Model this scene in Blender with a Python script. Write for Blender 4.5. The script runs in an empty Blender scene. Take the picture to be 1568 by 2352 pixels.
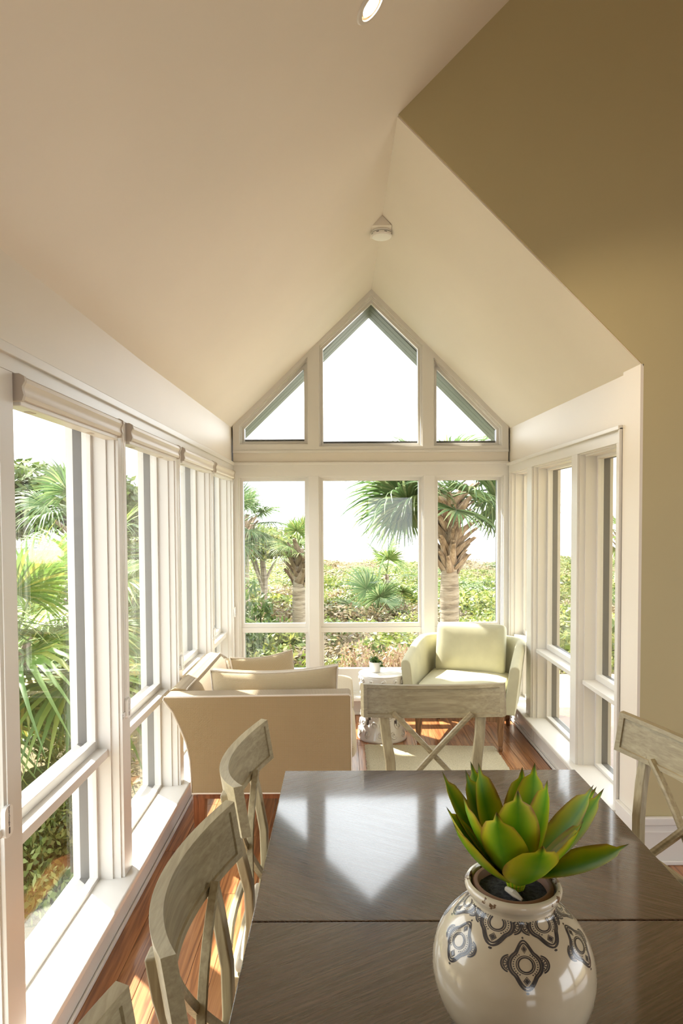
import bpy, bmesh, math, random
from mathutils import Vector, Matrix, Quaternion, noise
from mathutils.geometry import tessellate_polygon
C = bpy.context.scene.collection
SC = bpy.context.scene
PI = math.pi
R_ = math.radians
rnd = random.Random(7)

# ------------------------------------------------------------------ camera, world, sun, exposure
HC = 1.62
cam = bpy.data.cameras.new('camera'); cam_o = bpy.data.objects.new('camera', cam); C.objects.link(cam_o)
cam.sensor_fit = 'VERTICAL'; cam.sensor_height = 36.0; cam.lens = 24.0
cam.shift_y = 72.8 / 2352; cam.clip_start = 0.05; cam.clip_end = 3000
YAW, PITCH, ROLL = R_(0.034), R_(-2.066), R_(0.283)
RM = (Matrix.Rotation(YAW, 3, 'Z') @ Matrix.Rotation(PITCH, 3, 'X') @ Matrix.Rotation(ROLL, 3, 'Y'))
cam_o.matrix_world = Matrix.Translation((0, 0, HC)) @ (RM @ Matrix(((1, 0, 0), (0, 0, -1), (0, 1, 0)))).to_4x4()
SC.camera = cam_o

w = bpy.data.worlds.new('world'); SC.world = w; w.use_nodes = True
wb = w.node_tree.nodes['Background']
wb.inputs[0].default_value = (0.93, 0.965, 1.0, 1); wb.inputs[1].default_value = 1.5

sun = bpy.data.lights.new('sun', 'SUN'); sun.energy = 7.0; sun.angle = R_(1.2); sun.color = (1.0, 0.95, 0.86)
sun_o = bpy.data.objects.new('sun', sun); C.objects.link(sun_o)
sdir = Vector((0.66, -0.66, -1.02)).normalized()
sun_o.rotation_euler = sdir.to_track_quat('-Z', 'Y').to_euler()
sun_o.location = (-8, 12, 14)

SC.view_settings.view_transform = 'Standard'; SC.view_settings.look = 'None'
SC.view_settings.gamma = 1.0; SC.view_settings.use_curve_mapping = False
SC.view_settings.exposure = 1.85

# ------------------------------------------------------------------ helpers
class MB:
    def __init__(s): s.v = []; s.f = []; s.uv = None
    def add(s, vs, fs):
        o = len(s.v); s.v += [tuple(v) for v in vs]; s.f += [tuple(i + o for i in f) for f in fs]; return s
    def box(s, x0, x1, y0, y1, z0, z1):
        return s.add([(x0,y0,z0),(x1,y0,z0),(x1,y1,z0),(x0,y1,z0),(x0,y0,z1),(x1,y0,z1),(x1,y1,z1),(x0,y1,z1)],
                     [(3,2,1,0),(4,5,6,7),(0,1,5,4),(1,2,6,5),(2,3,7,6),(3,0,4,7)])
    def loft(s, rings, close=True, caps=True):
        n = len(rings[0]); o = len(s.v)
        for r in rings: s.v += [tuple(p) for p in r]
        for i in range(len(rings) - 1):
            for j in range(n if close else n - 1):
                k = (j + 1) % n
                s.f.append((o+i*n+j, o+i*n+k, o+(i+1)*n+k, o+(i+1)*n+j))
        if caps and close:
            s.f.append(tuple(o + j for j in reversed(range(n))))
            s.f.append(tuple(o + (len(rings)-1)*n + j for j in range(n)))
        return s
    def sweep(s, path, sec, side=(1,0,0), scale=None, caps=True, closed=False):
        path = [Vector(p) for p in path]; side = Vector(side); rings = []
        for i, p in enumerate(path):
            a = path[i-1] if (i > 0 or closed) else p
            b = path[(i+1) % len(path)] if (i < len(path)-1 or closed) else p
            t = (b - a).normalized()
            bb = t.cross(side)
            if bb.length < 1e-6: bb = t.cross(Vector((0.01, 1, 0.02)))
            bb.normalize(); aa = bb.cross(t).normalized(); k = scale[i] if scale else 1.0
            rings.append([p + aa * (u * k) + bb * (v_ * k) for u, v_ in sec])
        if closed: rings.append(rings[0]); caps = False
        return s.loft(rings, True, caps)
    def tube(s, path, r, n=8, closed=False, side=(0.3,0.5,0.81), scale=None):
        return s.sweep(path, [(r*math.cos(2*PI*i/n), r*math.sin(2*PI*i/n)) for i in range(n)], side, scale, True, closed)
    def lathe(s, prof, n=32, c=(0,0,0), caps=True):
        rings = [[(c[0]+r*math.cos(2*PI*i/n), c[1]+r*math.sin(2*PI*i/n), c[2]+z) for i in range(n)] for r, z in prof]
        return s.loft(rings, True, caps)
    def plate(s, outer, holes, fn, d0, d1):
        loops = [outer] + list(holes)
        tri = tessellate_polygon([[Vector((a, b, 0)) for a, b in l] for l in loops])
        flat = [p for l in loops for p in l]; n = len(flat)
        vs = [fn(a, b, d0) for a, b in flat] + [fn(a, b, d1) for a, b in flat]
        fs = [tuple(t) for t in tri] + [tuple(n + i for i in reversed(t)) for t in tri]
        o = 0
        for l in loops:
            m = len(l)
            for i in range(m):
                j = (i + 1) % m; fs.append((o+i, o+j, n+o+j, n+o+i))
            o += m
        return s.add(vs, fs)
    def ring(s, outer, inner, fn, d0, d1):
        return s.plate(outer, [inner], fn, d0, d1)
    def build(s, name, mat, parent=None, smooth=True, bevel=0, seg=2, angle=35, **props):
        me = bpy.data.meshes.new(name); me.from_pydata(s.v, [], s.f)
        bm = bmesh.new(); bm.from_mesh(me); bmesh.ops.recalc_face_normals(bm, faces=bm.faces); bm.to_mesh(me); bm.free()
        if s.uv:
            uvl = me.uv_layers.new(name='uv')
            for lp in me.loops: uvl.data[lp.index].uv = s.uv[lp.vertex_index]
        o = bpy.data.objects.new(name, me); C.objects.link(o)
        if mat: me.materials.append(mat)
        if smooth:
            me.polygons.foreach_set('use_smooth', [True] * len(me.polygons)); me.set_sharp_from_angle(angle=R_(angle))
        if parent: o.parent = parent
        if bevel:
            b = o.modifiers.new('edge', 'BEVEL'); b.width = bevel; b.segments = seg; b.limit_method = 'ANGLE'; b.angle_limit = R_(40)
            b.harden_normals = True
        for k, v in props.items(): o[k] = v
        return o

def thing(name, label, cat, loc=(0,0,0), rz=0.0, group=None):
    o = bpy.data.objects.new(name, None); C.objects.link(o); o.location = loc; o.rotation_euler = (0, 0, rz)
    o.empty_display_size = 0.1
    o['label'] = label; o['category'] = cat
    if group: o['group'] = group
    return o
def tag(o, label, cat, group=None):
    o['label'] = label; o['category'] = cat
    if group: o['group'] = group
    return o
def struct(name): 
    o = bpy.data.objects.new(name, None); C.objects.link(o); o['kind'] = 'structure'; return o
def dup(o, parent=None):
    kids = list(o.children)
    c = o.copy(); C.objects.link(c)
    if parent: c.parent = parent
    for k in kids: dup(k, c)
    return c
def rect(a0, a1, b0, b1, i=0.0): return [(a0+i, b0+i), (a1-i, b0+i), (a1-i, b1-i), (a0+i, b1-i)]
def inset(poly, d):
    n = len(poly); out = []
    area = sum(poly[i][0]*poly[(i+1)%n][1]-poly[(i+1)%n][0]*poly[i][1] for i in range(n))
    sg = 1 if area > 0 else -1
    for i in range(n):
        p0, p1, p2 = Vector(poly[i-1]), Vector(poly[i]), Vector(poly[(i+1)%n])
        a, b = (p1-p0).normalized(), (p2-p1).normalized()
        na, nb = Vector((-a.y, a.x))*sg, Vector((-b.y, b.x))*sg
        m = na + nb; k = 2*d / max(m.length_squared, 0.15)
        out.append(tuple(p1 + m*k))
    return out
FN = {'L': lambda a, b, d: (-0.89-d, a, b), 'R': lambda a, b, d: (1.37+d, a, b), 'F': lambda a, b, d: (a, 5.62+d, b),
      'D': lambda a, b, d: (a, 3.15+d, b)}

# ------------------------------------------------------------------ materials
def mat(name, col, rough=0.5, **kw):
    m = bpy.data.materials.new(name); m.use_nodes = True; b = m.node_tree.nodes['Principled BSDF']
    b.inputs['Base Color'].default_value = (*col, 1); b.inputs['Roughness'].default_value = rough
    for k, v in kw.items(): b.inputs[k.replace('_', ' ')].default_value = v
    return m
class N:
    def __init__(s, m): s.t = m.node_tree; s.b = s.t.nodes['Principled BSDF']
    def n(s, ty, ins=None, **at):
        x = s.t.nodes.new(ty)
        for k, v in at.items(): setattr(x, k, v)
        for k, v in (ins or {}).items():
            if hasattr(v, 'is_linked') or isinstance(v, bpy.types.NodeSocket): s.t.links.new(v, x.inputs[k])
            else: x.inputs[k].default_value = v
        return x
    def l(s, a, b): s.t.links.new(a, b)
    def ramp(s, fac, stops, interp='LINEAR'):
        r = s.t.nodes.new('ShaderNodeValToRGB'); r.color_ramp.interpolation = interp
        e = r.color_ramp.elements
        while len(e) < len(stops): e.new(0.5)
        for x, (p, c) in zip(e, stops): x.position = p; x.color = (*c, 1)
        s.l(fac, r.inputs[0]); return r.outputs[0]
    def bump(s, h, strength=0.2, dist=0.002):
        b = s.n('ShaderNodeBump', {'Height': h, 'Strength': strength, 'Distance': dist}); s.l(b.outputs[0], s.b.inputs['Normal'])
    def coords(s, scale=(1,1,1), rot=(0,0,0), which='Object', rand=0.0):
        tc = s.n('ShaderNodeTexCoord').outputs[which]
        if rand:
            oi = s.n('ShaderNodeObjectInfo'); mu = s.n('ShaderNodeMath', {0: oi.outputs['Random'], 1: rand}, operation='MULTIPLY')
            cx = s.n('ShaderNodeCombineXYZ', {0: mu.outputs[0], 1: mu.outputs[0], 2: mu.outputs[0]})
            tc = s.n('ShaderNodeVectorMath', {0: tc, 1: cx.outputs[0]}, operation='ADD').outputs[0]
        return s.n('ShaderNodeMapping', {'Vector': tc, 'Scale': scale, 'Rotation': rot}).outputs[0]
    def noise(s, vec, scale=5, detail=3, rough=0.5, dist=0.0):
        return s.n('ShaderNodeTexNoise', {'Vector': vec, 'Scale': scale, 'Detail': detail, 'Roughness': rough, 'Distortion': dist}).outputs[0]

def painted(name, col, rough, bump=0.05):
    m = mat(name, col, rough); q = N(m); v = q.coords()
    q.bump(q.noise(v, 120, 2), bump, 0.001)
    n2 = q.noise(v, 1.5, 2)
    q.l(q.ramp(n2, [(0.3, tuple(c*0.97 for c in col)), (0.7, tuple(min(1, c*1.02) for c in col))]), q.b.inputs['Base Color'])
    return m
M = {}
M['trim'] = painted('white_trim_paint', (0.69, 0.665, 0.62), 0.32, 0.02)
M['wall'] = painted('shaded_tan_wall_paint', (0.47, 0.40, 0.22), 0.6)  # same tan as the ceiling; shade away from the windows is in this colour
M['ceil'] = painted('lit_tan_ceiling_paint', (0.79, 0.74, 0.655), 0.75)  # same tan as the dining wall, window light put into the paler colour
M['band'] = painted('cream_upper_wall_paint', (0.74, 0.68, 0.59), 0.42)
M['dark_frame'] = mat('bronze_window_liner', (0.075, 0.07, 0.065), 0.5)
M['soffit'] = painted('sage_soffit_paint', (0.13, 0.155, 0.13), 0.6)
M['siding'] = painted('grey_siding_paint', (0.5, 0.5, 0.48), 0.6)
M['steel'] = mat('dull_metal', (0.5, 0.5, 0.5), 0.35, Metallic=1.0)
M['plastic'] = mat('white_plastic', (0.80, 0.79, 0.76), 0.35)
M['clear'] = mat('clear_plastic', (0.75, 0.76, 0.75), 0.2)
M['ink'] = mat('grey_ink', (0.08, 0.08, 0.085), 0.5)
M['shade'] = mat('beige_shade_aluminium', (0.66, 0.60, 0.52), 0.4)
M['shade_cap'] = mat('beige_shade_cap', (0.52, 0.46, 0.39), 0.45)

def glass():
    m = bpy.data.materials.new('window_glass'); m.use_nodes = True; t = m.node_tree; t.nodes.clear()
    o = t.nodes.new('ShaderNodeOutputMaterial'); mx = t.nodes.new('ShaderNodeMixShader')
    tr = t.nodes.new('ShaderNodeBsdfTransparent'); tr.inputs[0].default_value = (0.965, 0.975, 0.97, 1)
    gl = t.nodes.new('ShaderNodeBsdfGlossy'); gl.inputs['Roughness'].default_value = 0.0
    # Schlick reflectance, the same for both faces of the thin pane
    def nd(ty, op, *ins):
        x = t.nodes.new(ty); x.operation = op
        for i, v in enumerate(ins):
            if isinstance(v, bpy.types.NodeSocket): t.links.new(v, x.inputs[i])
            else: x.inputs[i].default_value = v
        return x
    ge = t.nodes.new('ShaderNodeNewGeometry'); dt = nd('ShaderNodeVectorMath', 'DOT_PRODUCT', ge.outputs['Normal'], ge.outputs['Incoming'])
    c = nd('ShaderNodeMath', 'ABSOLUTE', dt.outputs['Value']); c = nd('ShaderNodeMath', 'SUBTRACT', 1.0, c.outputs[0])
    c = nd('ShaderNodeMath', 'POWER', c.outputs[0], 5.0); c = nd('ShaderNodeMath', 'MULTIPLY_ADD', c.outputs[0], 0.93, 0.03)
    t.links.new(c.outputs[0], mx.inputs[0]); t.links.new(tr.outputs[0], mx.inputs[1]); t.links.new(gl.outputs[0], mx.inputs[2])
    t.links.new(mx.outputs[0], o.inputs[0]); return m
M['glass'] = glass()

def wood(name, cols, rough, scale=(60, 3, 60), rot=(0,0,0), coat=0.0, bump=0.15, rand=0.0, which='Object', big=2.0, tone=0.0, rings=9.0, rw=0.34):
    m = mat(name, cols[1], rough); q = N(m); v = q.coords(scale, rot, which, rand)
    a = q.noise(v, 1.0, 5, 0.6, 0.6)
    v2 = q.coords(tuple(x*0.16 for x in scale), rot, which, rand); b = q.noise(v2, big, 3, 0.5, 1.5)
    wv = q.n('ShaderNodeMath', {0: b, 1: 9.0}, operation='MULTIPLY'); wv.inputs[1].default_value = rings; fr = q.n('ShaderNodeMath', {0: wv.outputs[0]}, operation='PINGPONG'); fr.inputs[1].default_value = 1.0
    mx = q.n('ShaderNodeMath', {0: a, 1: fr.outputs[0]}, operation='MULTIPLY_ADD'); mx.inputs[2].default_value = 0.0
    s = q.n('ShaderNodeMath', {0: a, 1: 0.62}, operation='MULTIPLY'); s2 = q.n('ShaderNodeMath', {0: fr.outputs[0], 1: rw}, operation='MULTIPLY')
    f = q.n('ShaderNodeMath', {0: s.outputs[0], 1: s2.outputs[0]}, operation='ADD').outputs[0]
    col = q.ramp(f, [(0.22, cols[0]), (0.48, cols[1]), (0.75, cols[2])])
    if tone:
        oi = q.n('ShaderNodeObjectInfo'); mr = q.n('ShaderNodeMapRange', {0: oi.outputs['Random'], 3: 1 - tone, 4: 1 + tone})
        col = q.n('ShaderNodeVectorMath', {0: col, 'Scale': mr.outputs[0]}, operation='SCALE').outputs[0]
    q.l(col, q.b.inputs['Base Color']); q.bump(f, bump, 0.001)
    q.b.inputs['Coat Weight'].default_value = coat; q.b.inputs['Coat Roughness'].default_value = 0.12
    return m
M['plank'] = wood('oak_floor_wood', [(0.16, 0.055, 0.02), (0.36, 0.145, 0.05), (0.50, 0.235, 0.09)], 0.3, (55, 2.2, 30), coat=0.35, bump=0.1, rand=37.0, tone=0.16)
M['chair'] = wood('washed_oak_wood', [(0.275, 0.22, 0.125), (0.41, 0.345, 0.205), (0.50, 0.43, 0.28)], 0.45, (7, 110, 110), bump=0.12, tone=0.04, rings=4.0, rw=0.2, big=0.9)
M['chair_v'] = wood('washed_oak_upright', [(0.275, 0.22, 0.125), (0.41, 0.345, 0.205), (0.50, 0.43, 0.28)], 0.45, (110, 110, 6), bump=0.12, rings=4.0, rw=0.2, big=0.9)
M['legwood'] = wood('brown_walnut_legs', [(0.10, 0.045, 0.018), (0.21, 0.10, 0.042), (0.31, 0.165, 0.075)], 0.35, (60, 60, 5), bump=0.1)
M['redwood'] = wood('red_brown_sofa_legs', [(0.09, 0.027, 0.011), (0.17, 0.058, 0.022), (0.24, 0.09, 0.035)], 0.3, (60, 60, 5), bump=0.1)

def table_mat():
    m = mat('dark_oak_veneer', (0.1, 0.06, 0.04), 0.3); q = N(m)
    tc = q.n('ShaderNodeTexCoord').outputs['Object']; sp = q.n('ShaderNodeSeparateXYZ', {0: tc})
    # chevron veneer: the grain leans one way, then the other, band by band along the table
    def gt(x): return q.n('ShaderNodeMath', {0: sp.outputs[1], 1: x}, operation='GREATER_THAN').outputs[0]
    s1 = q.n('ShaderNodeMath', {0: gt(2.03), 1: gt(1.43)}, operation='SUBTRACT').outputs[0]      # -1 between
    sg = q.n('ShaderNodeMath', {0: s1, 1: 2.0}, operation='MULTIPLY_ADD'); sg.inputs[2].default_value = 1.0
    k = q.n('ShaderNodeMath', {0: sg.outputs[0], 1: 0.58}, operation='MULTIPLY').outputs[0]
    # u = along grain, v = across: v = y - k x
    kx = q.n('ShaderNodeMath', {0: sp.outputs[0], 1: k}, operation='MULTIPLY').outputs[0]
    v = q.n('ShaderNodeMath', {0: sp.outputs[1], 1: kx}, operation='SUBTRACT').outputs[0]
    cv = q.n('ShaderNodeCombineXYZ', {0: sp.outputs[0], 1: v, 2: sp.outputs[2]}).outputs[0]
    a = q.noise(q.n('ShaderNodeMapping', {'Vector': cv, 'Scale': (9, 230, 40)}).outputs[0], 1, 4, 0.6)
    b = q.noise(q.n('ShaderNodeMapping', {'Vector': cv, 'Scale': (2, 26, 10)}).outputs[0], 1, 3, 0.5)
    f = q.n('ShaderNodeMath', {0: a, 1: 0.7}, operation='MULTIPLY'); g = q.n('ShaderNodeMath', {0: b, 1: 0.3}, operation='MULTIPLY')
    h = q.n('ShaderNodeMath', {0: f.outputs[0], 1: g.outputs[0]}, operation='ADD').outputs[0]
    q.l(q.ramp(h, [(0.3, (0.026, 0.013, 0.007)), (0.5, (0.058, 0.030, 0.016)), (0.7, (0.10, 0.056, 0.031))]), q.b.inputs['Base Color'])
    mr = q.n('ShaderNodeMapRange', {0: a, 1: 0.35, 2: 0.65, 3: 0.2, 4: 0.36}); q.l(mr.outputs[0], q.b.inputs['Roughness'])
    q.b.inputs['Coat Weight'].default_value = 1.0; q.b.inputs['Coat Roughness'].default_value = 0.07
    q.b.inputs['Specular IOR Level'].default_value = 0.25; q.b.inputs['Coat IOR'].default_value = 1.65
    q.bump(a, 0.16, 0.0008); return m
M['table'] = table_mat()

def weave(name, base, dot, scale, rough=0.9, thr=0.35, axes=(0, 2)):
    m = mat(name, base, rough); q = N(m); v = q.coords()
    sp = q.n('ShaderNodeSeparateXYZ', {0: v}); pl = q.n('ShaderNodeCombineXYZ', {0: sp.outputs[axes[0]], 1: sp.outputs[axes[1]]}).outputs[0]
    rot = q.n('ShaderNodeMapping', {'Vector': pl, 'Rotation': (0, 0, R_(45)), 'Scale': (1, 1, 1)}).outputs[0]
    vo = q.n('ShaderNodeTexVoronoi', {'Vector': rot, 'Scale': scale, 'Randomness': 0.0}, feature='F1', voronoi_dimensions='2D').outputs['Distance']
    q.l(q.ramp(vo, [(thr*0.6, dot), (thr, base)]), q.b.inputs['Base Color'])
    inv = q.n('ShaderNodeMath', {0: 1.0, 1: vo}, operation='SUBTRACT').outputs[0]
    q.bump(inv, 0.5, 0.002); q.b.inputs['Sheen Weight'].default_value = 0.15; return m
M['sofa'] = weave('tan_dotted_weave', (0.235, 0.16, 0.072), (0.41, 0.315, 0.185), 190)
M['cushion'] = weave('cream_dotted_weave', (0.32, 0.235, 0.12), (0.55, 0.455, 0.31), 190)
M['seatweave'] = weave('cream_dotted_seat_weave', (0.32, 0.235, 0.12), (0.55, 0.455, 0.31), 190, axes=(0, 1))
M['backweave'] = weave('tan_dotted_back_weave', (0.235, 0.16, 0.072), (0.41, 0.315, 0.185), 190, axes=(1, 2))
def cloth(name, col, scale=500, bump=0.3):
    m = mat(name, col, 0.9); q = N(m); v = q.coords(); n1 = q.noise(v, scale, 2); n2 = q.noise(v, 9, 3)
    q.l(q.ramp(n2, [(0.3, tuple(c*0.92 for c in col)), (0.7, tuple(min(1, c*1.05) for c in col))]), q.b.inputs['Base Color'])
    q.bump(n1, bump, 0.001); q.b.inputs['Sheen Weight'].default_value = 0.2; return m
M['piping'] = cloth('pale_piping', (0.60, 0.52, 0.42), 700)
M['sage'] = cloth('sage_linen', (0.52, 0.495, 0.335), 600)
M['seatpad'] = cloth('beige_seat_pad', (0.55, 0.49, 0.38), 500)
def rug_mat():
    m = mat('cream_rug_pile', (0.62, 0.55, 0.38), 0.95); q = N(m); v = q.coords(); n1 = q.noise(v, 170, 3, 0.7); n2 = q.noise(v, 14, 3)
    q.l(q.ramp(n1, [(0.3, (0.40, 0.35, 0.21)), (0.6, (0.68, 0.61, 0.43))]), q.b.inputs['Base Color']); q.bump(n1, 0.8, 0.006); return m
M['rug'] = rug_mat()
M['ceramic'] = mat('white_glazed_ceramic', (0.80, 0.775, 0.73), 0.15, Coat_Weight=0.5)
def vase_mat():
    m = mat('cream_glazed_pottery', (0.7, 0.6, 0.44), 0.18); q = N(m); v = q.coords(); n = q.noise(v, 7, 4); n2 = q.noise(v, 55, 3, 0.6)
    q.l(q.ramp(n, [(0.25, (0.50, 0.42, 0.29)), (0.55, (0.62, 0.535, 0.39)), (0.8, (0.67, 0.59, 0.45))]), q.b.inputs['Base Color'])
    q.b.inputs['Coat Weight'].default_value = 0.7; q.b.inputs['Coat Roughness'].default_value = 0.05; q.bump(n, 0.15, 0.004); return m
M['vase'] = vase_mat()
def rim_mat():
    m = mat('chipped_cream_glaze', (0.6, 0.52, 0.38), 0.2); q = N(m); v = q.coords(); n = q.noise(v, 34, 3, 0.6)
    q.l(q.ramp(n, [(0.62, (0.64, 0.56, 0.42)), (0.635, (0.17, 0.095, 0.05))]), q.b.inputs['Base Color']); q.b.inputs['Coat Weight'].default_value = 0.4; return m
M['rim'] = rim_mat()
M['motif'] = mat('charcoal_glaze', (0.045, 0.042, 0.045), 0.2, Coat_Weight=0.5)
M['terracotta'] = painted('terracotta_clay', (0.22, 0.105, 0.055), 0.6)
def soil_mat():
    m = mat('black_soil', (0.015, 0.014, 0.014), 0.9); q = N(m); v = q.coords(); n = q.noise(v, 130, 4, 0.7)
    q.l(q.ramp(n, [(0.35, (0.006, 0.006, 0.007)), (0.7, (0.06, 0.06, 0.065))]), q.b.inputs['Base Color']); q.bump(n, 1.0, 0.01); return m
M['soil'] = soil_mat()
def agave_mat():
    m = mat('agave_green', (0.1, 0.25, 0.02), 0.45, Specular_IOR_Level=0.3); q = N(m); uv = q.n('ShaderNodeUVMap').outputs[0]; sp = q.n('ShaderNodeSeparateXYZ', {0: uv})
    d = q.n('ShaderNodeMath', {0: sp.outputs[0], 1: 0.5}, operation='SUBTRACT'); ab = q.n('ShaderNodeMath', {0: d.outputs[0]}, operation='ABSOLUTE')
    nz = q.noise(q.coords((1, 1, 1)), 22, 3); off = q.n('ShaderNodeMath', {0: nz, 1: 0.22}, operation='MULTIPLY_ADD'); q.l(ab.outputs[0], off.inputs[2])
    off.inputs[1].default_value = 0.3
    c1 = q.ramp(off.outputs[0], [(0.16, (0.10, 0.29, 0.003)), (0.38, (0.25, 0.40, 0.006)), (0.57, (0.48, 0.45, 0.015)), (0.69, (0.28, 0.12, 0.03))])
    c2 = q.ramp(sp.outputs[1], [(0.90, (1, 1, 1)), (0.97, (0.32, 0.18, 0.12))])
    mm = q.n('ShaderNodeMix', {'Factor': 1.0, 6: c1, 7: c2}, data_type='RGBA', blend_type='MULTIPLY'); q.l(mm.outputs[2], q.b.inputs['Base Color'])
    q.b.inputs['Subsurface Weight'].default_value = 0.0; q.bump(nz, 0.1, 0.002); return m
M['agave'] = agave_mat()

def leafmat(name, cols, trans=0.35, rough=0.5, island=True, objv=0.12):
    m = bpy.data.materials.new(name); m.use_nodes = True; q = N(m); t = m.node_tree
    src = q.n('ShaderNodeNewGeometry').outputs['Random Per Island'] if island else q.n('ShaderNodeObjectInfo').outputs['Random']
    col = q.ramp(src, [(i/(len(cols)-1), c) for i, c in enumerate(cols)])
    oi = q.n('ShaderNodeObjectInfo'); mr = q.n('ShaderNodeMapRange', {0: oi.outputs['Random'], 3: 1-objv, 4: 1+objv})
    col = q.n('ShaderNodeVectorMath', {0: col, 'Scale': mr.outputs[0]}, operation='SCALE').outputs[0]
    q.l(col, q.b.inputs['Base Color']); q.b.inputs['Roughness'].default_value = rough
    tl = q.n('ShaderNodeBsdfTranslucent'); q.l(col, tl.inputs[0]); mx = q.n('ShaderNodeMixShader'); mx.inputs[0].default_value = trans
    out = t.nodes['Material Output']; q.l(q.b.outputs[0], mx.inputs[1]); q.l(tl.outputs[0], mx.inputs[2]); q.l(mx.outputs[0], out.inputs[0]); return m
M['frond'] = leafmat('palm_frond_green', [(0.085, 0.15, 0.035), (0.14, 0.22, 0.055), (0.20, 0.26, 0.075), (0.30, 0.30, 0.10)])
M['frond_dark'] = leafmat('palm_frond_blue_green', [(0.055, 0.11, 0.04), (0.10, 0.17, 0.06), (0.16, 0.22, 0.085), (0.24, 0.27, 0.13)])
M['frond_gold'] = leafmat('palmetto_yellow_green', [(0.08, 0.16, 0.035), (0.13, 0.22, 0.045), (0.20, 0.27, 0.055), (0.36, 0.31, 0.07)])
M['bush_y'] = leafmat('yellow_green_leaves', [(0.06, 0.095, 0.018), (0.13, 0.18, 0.03), (0.22, 0.255, 0.05), (0.31, 0.29, 0.08)])
M['bush_g'] = leafmat('mid_green_leaves', [(0.035, 0.065, 0.016), (0.085, 0.135, 0.03), (0.15, 0.205, 0.05), (0.22, 0.255, 0.08)])
M['bush_b'] = leafmat('brown_green_leaves', [(0.10, 0.075, 0.04), (0.20, 0.145, 0.075), (0.28, 0.205, 0.115), (0.19, 0.20, 0.065)])
M['bush_d'] = leafmat('shade_toned_leaves', [(0.035, 0.07, 0.018), (0.07, 0.12, 0.03), (0.12, 0.18, 0.045), (0.18, 0.22, 0.07)])  # shade put into the leaf colour
M['grass'] = leafmat('dry_dune_grass', [(0.34, 0.27, 0.15), (0.46, 0.37, 0.22), (0.36, 0.34, 0.17)])
M['succ'] = leafmat('succulent_leaves', [(0.04, 0.09, 0.03), (0.09, 0.19, 0.04), (0.27, 0.32, 0.05)], 0.1)
def bark():
    m = mat('palm_trunk_bark', (0.3, 0.24, 0.17), 0.9); q = N(m); v = q.coords((3, 3, 22)); n = q.noise(v, 1.5, 5, 0.65, 0.5)
    q.l(q.ramp(n, [(0.3, (0.15, 0.115, 0.08)), (0.5, (0.34, 0.275, 0.20)), (0.7, (0.46, 0.39, 0.30))]), q.b.inputs['Base Color']); q.bump(n, 0.9, 0.02); return m
M['bark'] = bark()
M['boot'] = wood('palm_boot_fibre', [(0.13, 0.085, 0.055), (0.27, 0.19, 0.125), (0.40, 0.31, 0.22)], 0.85, (30, 30, 4), bump=0.5, tone=0.25)
def ground_mat():
    m = mat('sandy_ground', (0.4, 0.33, 0.2), 0.95); q = N(m); v = q.coords(); n = q.noise(v, 0.5, 5, 0.6); n2 = q.noise(v, 9, 4, 0.7)
    a = q.ramp(n, [(0.35, (0.11, 0.10, 0.045)), (0.5, (0.21, 0.165, 0.085)), (0.68, (0.32, 0.25, 0.16))])
    b = q.ramp(n2, [(0.3, (0.55, 0.55, 0.55)), (0.7, (1.15, 1.1, 1.0))])
    mm = q.n('ShaderNodeMix', {'Factor': 1.0, 6: a, 7: b}, data_type='RGBA', blend_type='MULTIPLY'); q.l(mm.outputs[2], q.b.inputs['Base Color']); q.bump(n2, 0.6, 0.05); return m
M['ground'] = ground_mat()
M['sand'] = painted('pale_beach_sand', (0.58, 0.52, 0.44), 0.9)
M['patio'] = painted('sand_coloured_paving', (0.50, 0.43, 0.33), 0.85, 0.3)
M['sea'] = mat('pale_sea_water', (0.45, 0.5, 0.52), 0.12, IOR=1.33)
M['bulb'] = mat('lamp_lens', (1, 0.95, 0.85), 0.3)
M['bulb'].node_tree.nodes['Principled BSDF'].inputs['Emission Color'].default_value = (1.0, 0.86, 0.66, 1)
M['bulb'].node_tree.nodes['Principled BSDF'].inputs['Emission Strength'].default_value = 12
M['can'] = mat('warm_reflector', (0.75, 0.6, 0.42), 0.25, Metallic=0.8)

# ------------------------------------------------------------------ room shell
FL = 5.62
LW = [(0.90, 1.765), (1.865, 2.732), (2.831, 3.696), (3.776, 4.671), (4.735, 5.56)]
RW = [(3.42, 3.983), (4.082, 4.938), (5.06, 5.585)]
FW = [(-0.855, -0.272), (-0.19, 0.675), (0.764, 1.332)]
SZ, LH, RH, FH = 0.165, 2.022, 1.99, 1.975
GW = [[(-0.835, 2.235), (-0.275, 2.235), (-0.275, 2.94), (-0.835, 2.385)],
      [(-0.182, 2.215), (0.665, 2.215), (0.665, 3.035), (0.251, 3.437), (-0.182, 3.035)],
      [(0.757, 2.215), (1.315, 2.215), (1.315, 2.37), (0.757, 2.932)]]
lh = [rect(a, b, SZ-0.02, LH) for a, b in LW]
rh = [rect(a, b, SZ-0.02, RH) for a, b in RW]
fh = [rect(a, b, SZ-0.02, FH) for a, b in FW]
s = struct('wall_left')
MB().plate([(-4, 0), (5.85, 0), (5.85, 2.39), (3.15, 2.352), (-4, 2.352)], lh, FN['L'], 0.012, 0.21).build('plaster', M['band'], s, False)
s = struct('wall_right')
MB().plate([(3.3, 0), (5.85, 0), (5.85, 2.375), (3.3, 2.325)], rh, FN['R'], 0.012, 0.21).build('plaster', M['band'], s, False)
MB().plate([(3.15, 0), (3.342, 0), (3.342, 2.325), (3.15, 2.322)], [], FN['R'], 0.0, 0.0135).build('end_return', M['band'], s, False)
s = struct('wall_far')
MB().plate([(-0.89, 0), (1.37, 0), (1.37, 2.37), (0.25, 3.50), (-0.89, 2.39)], fh + GW, FN['F'], 0.012, 0.23).build('plaster', M['band'], s, False)
s = struct('wall_dining')
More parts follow.
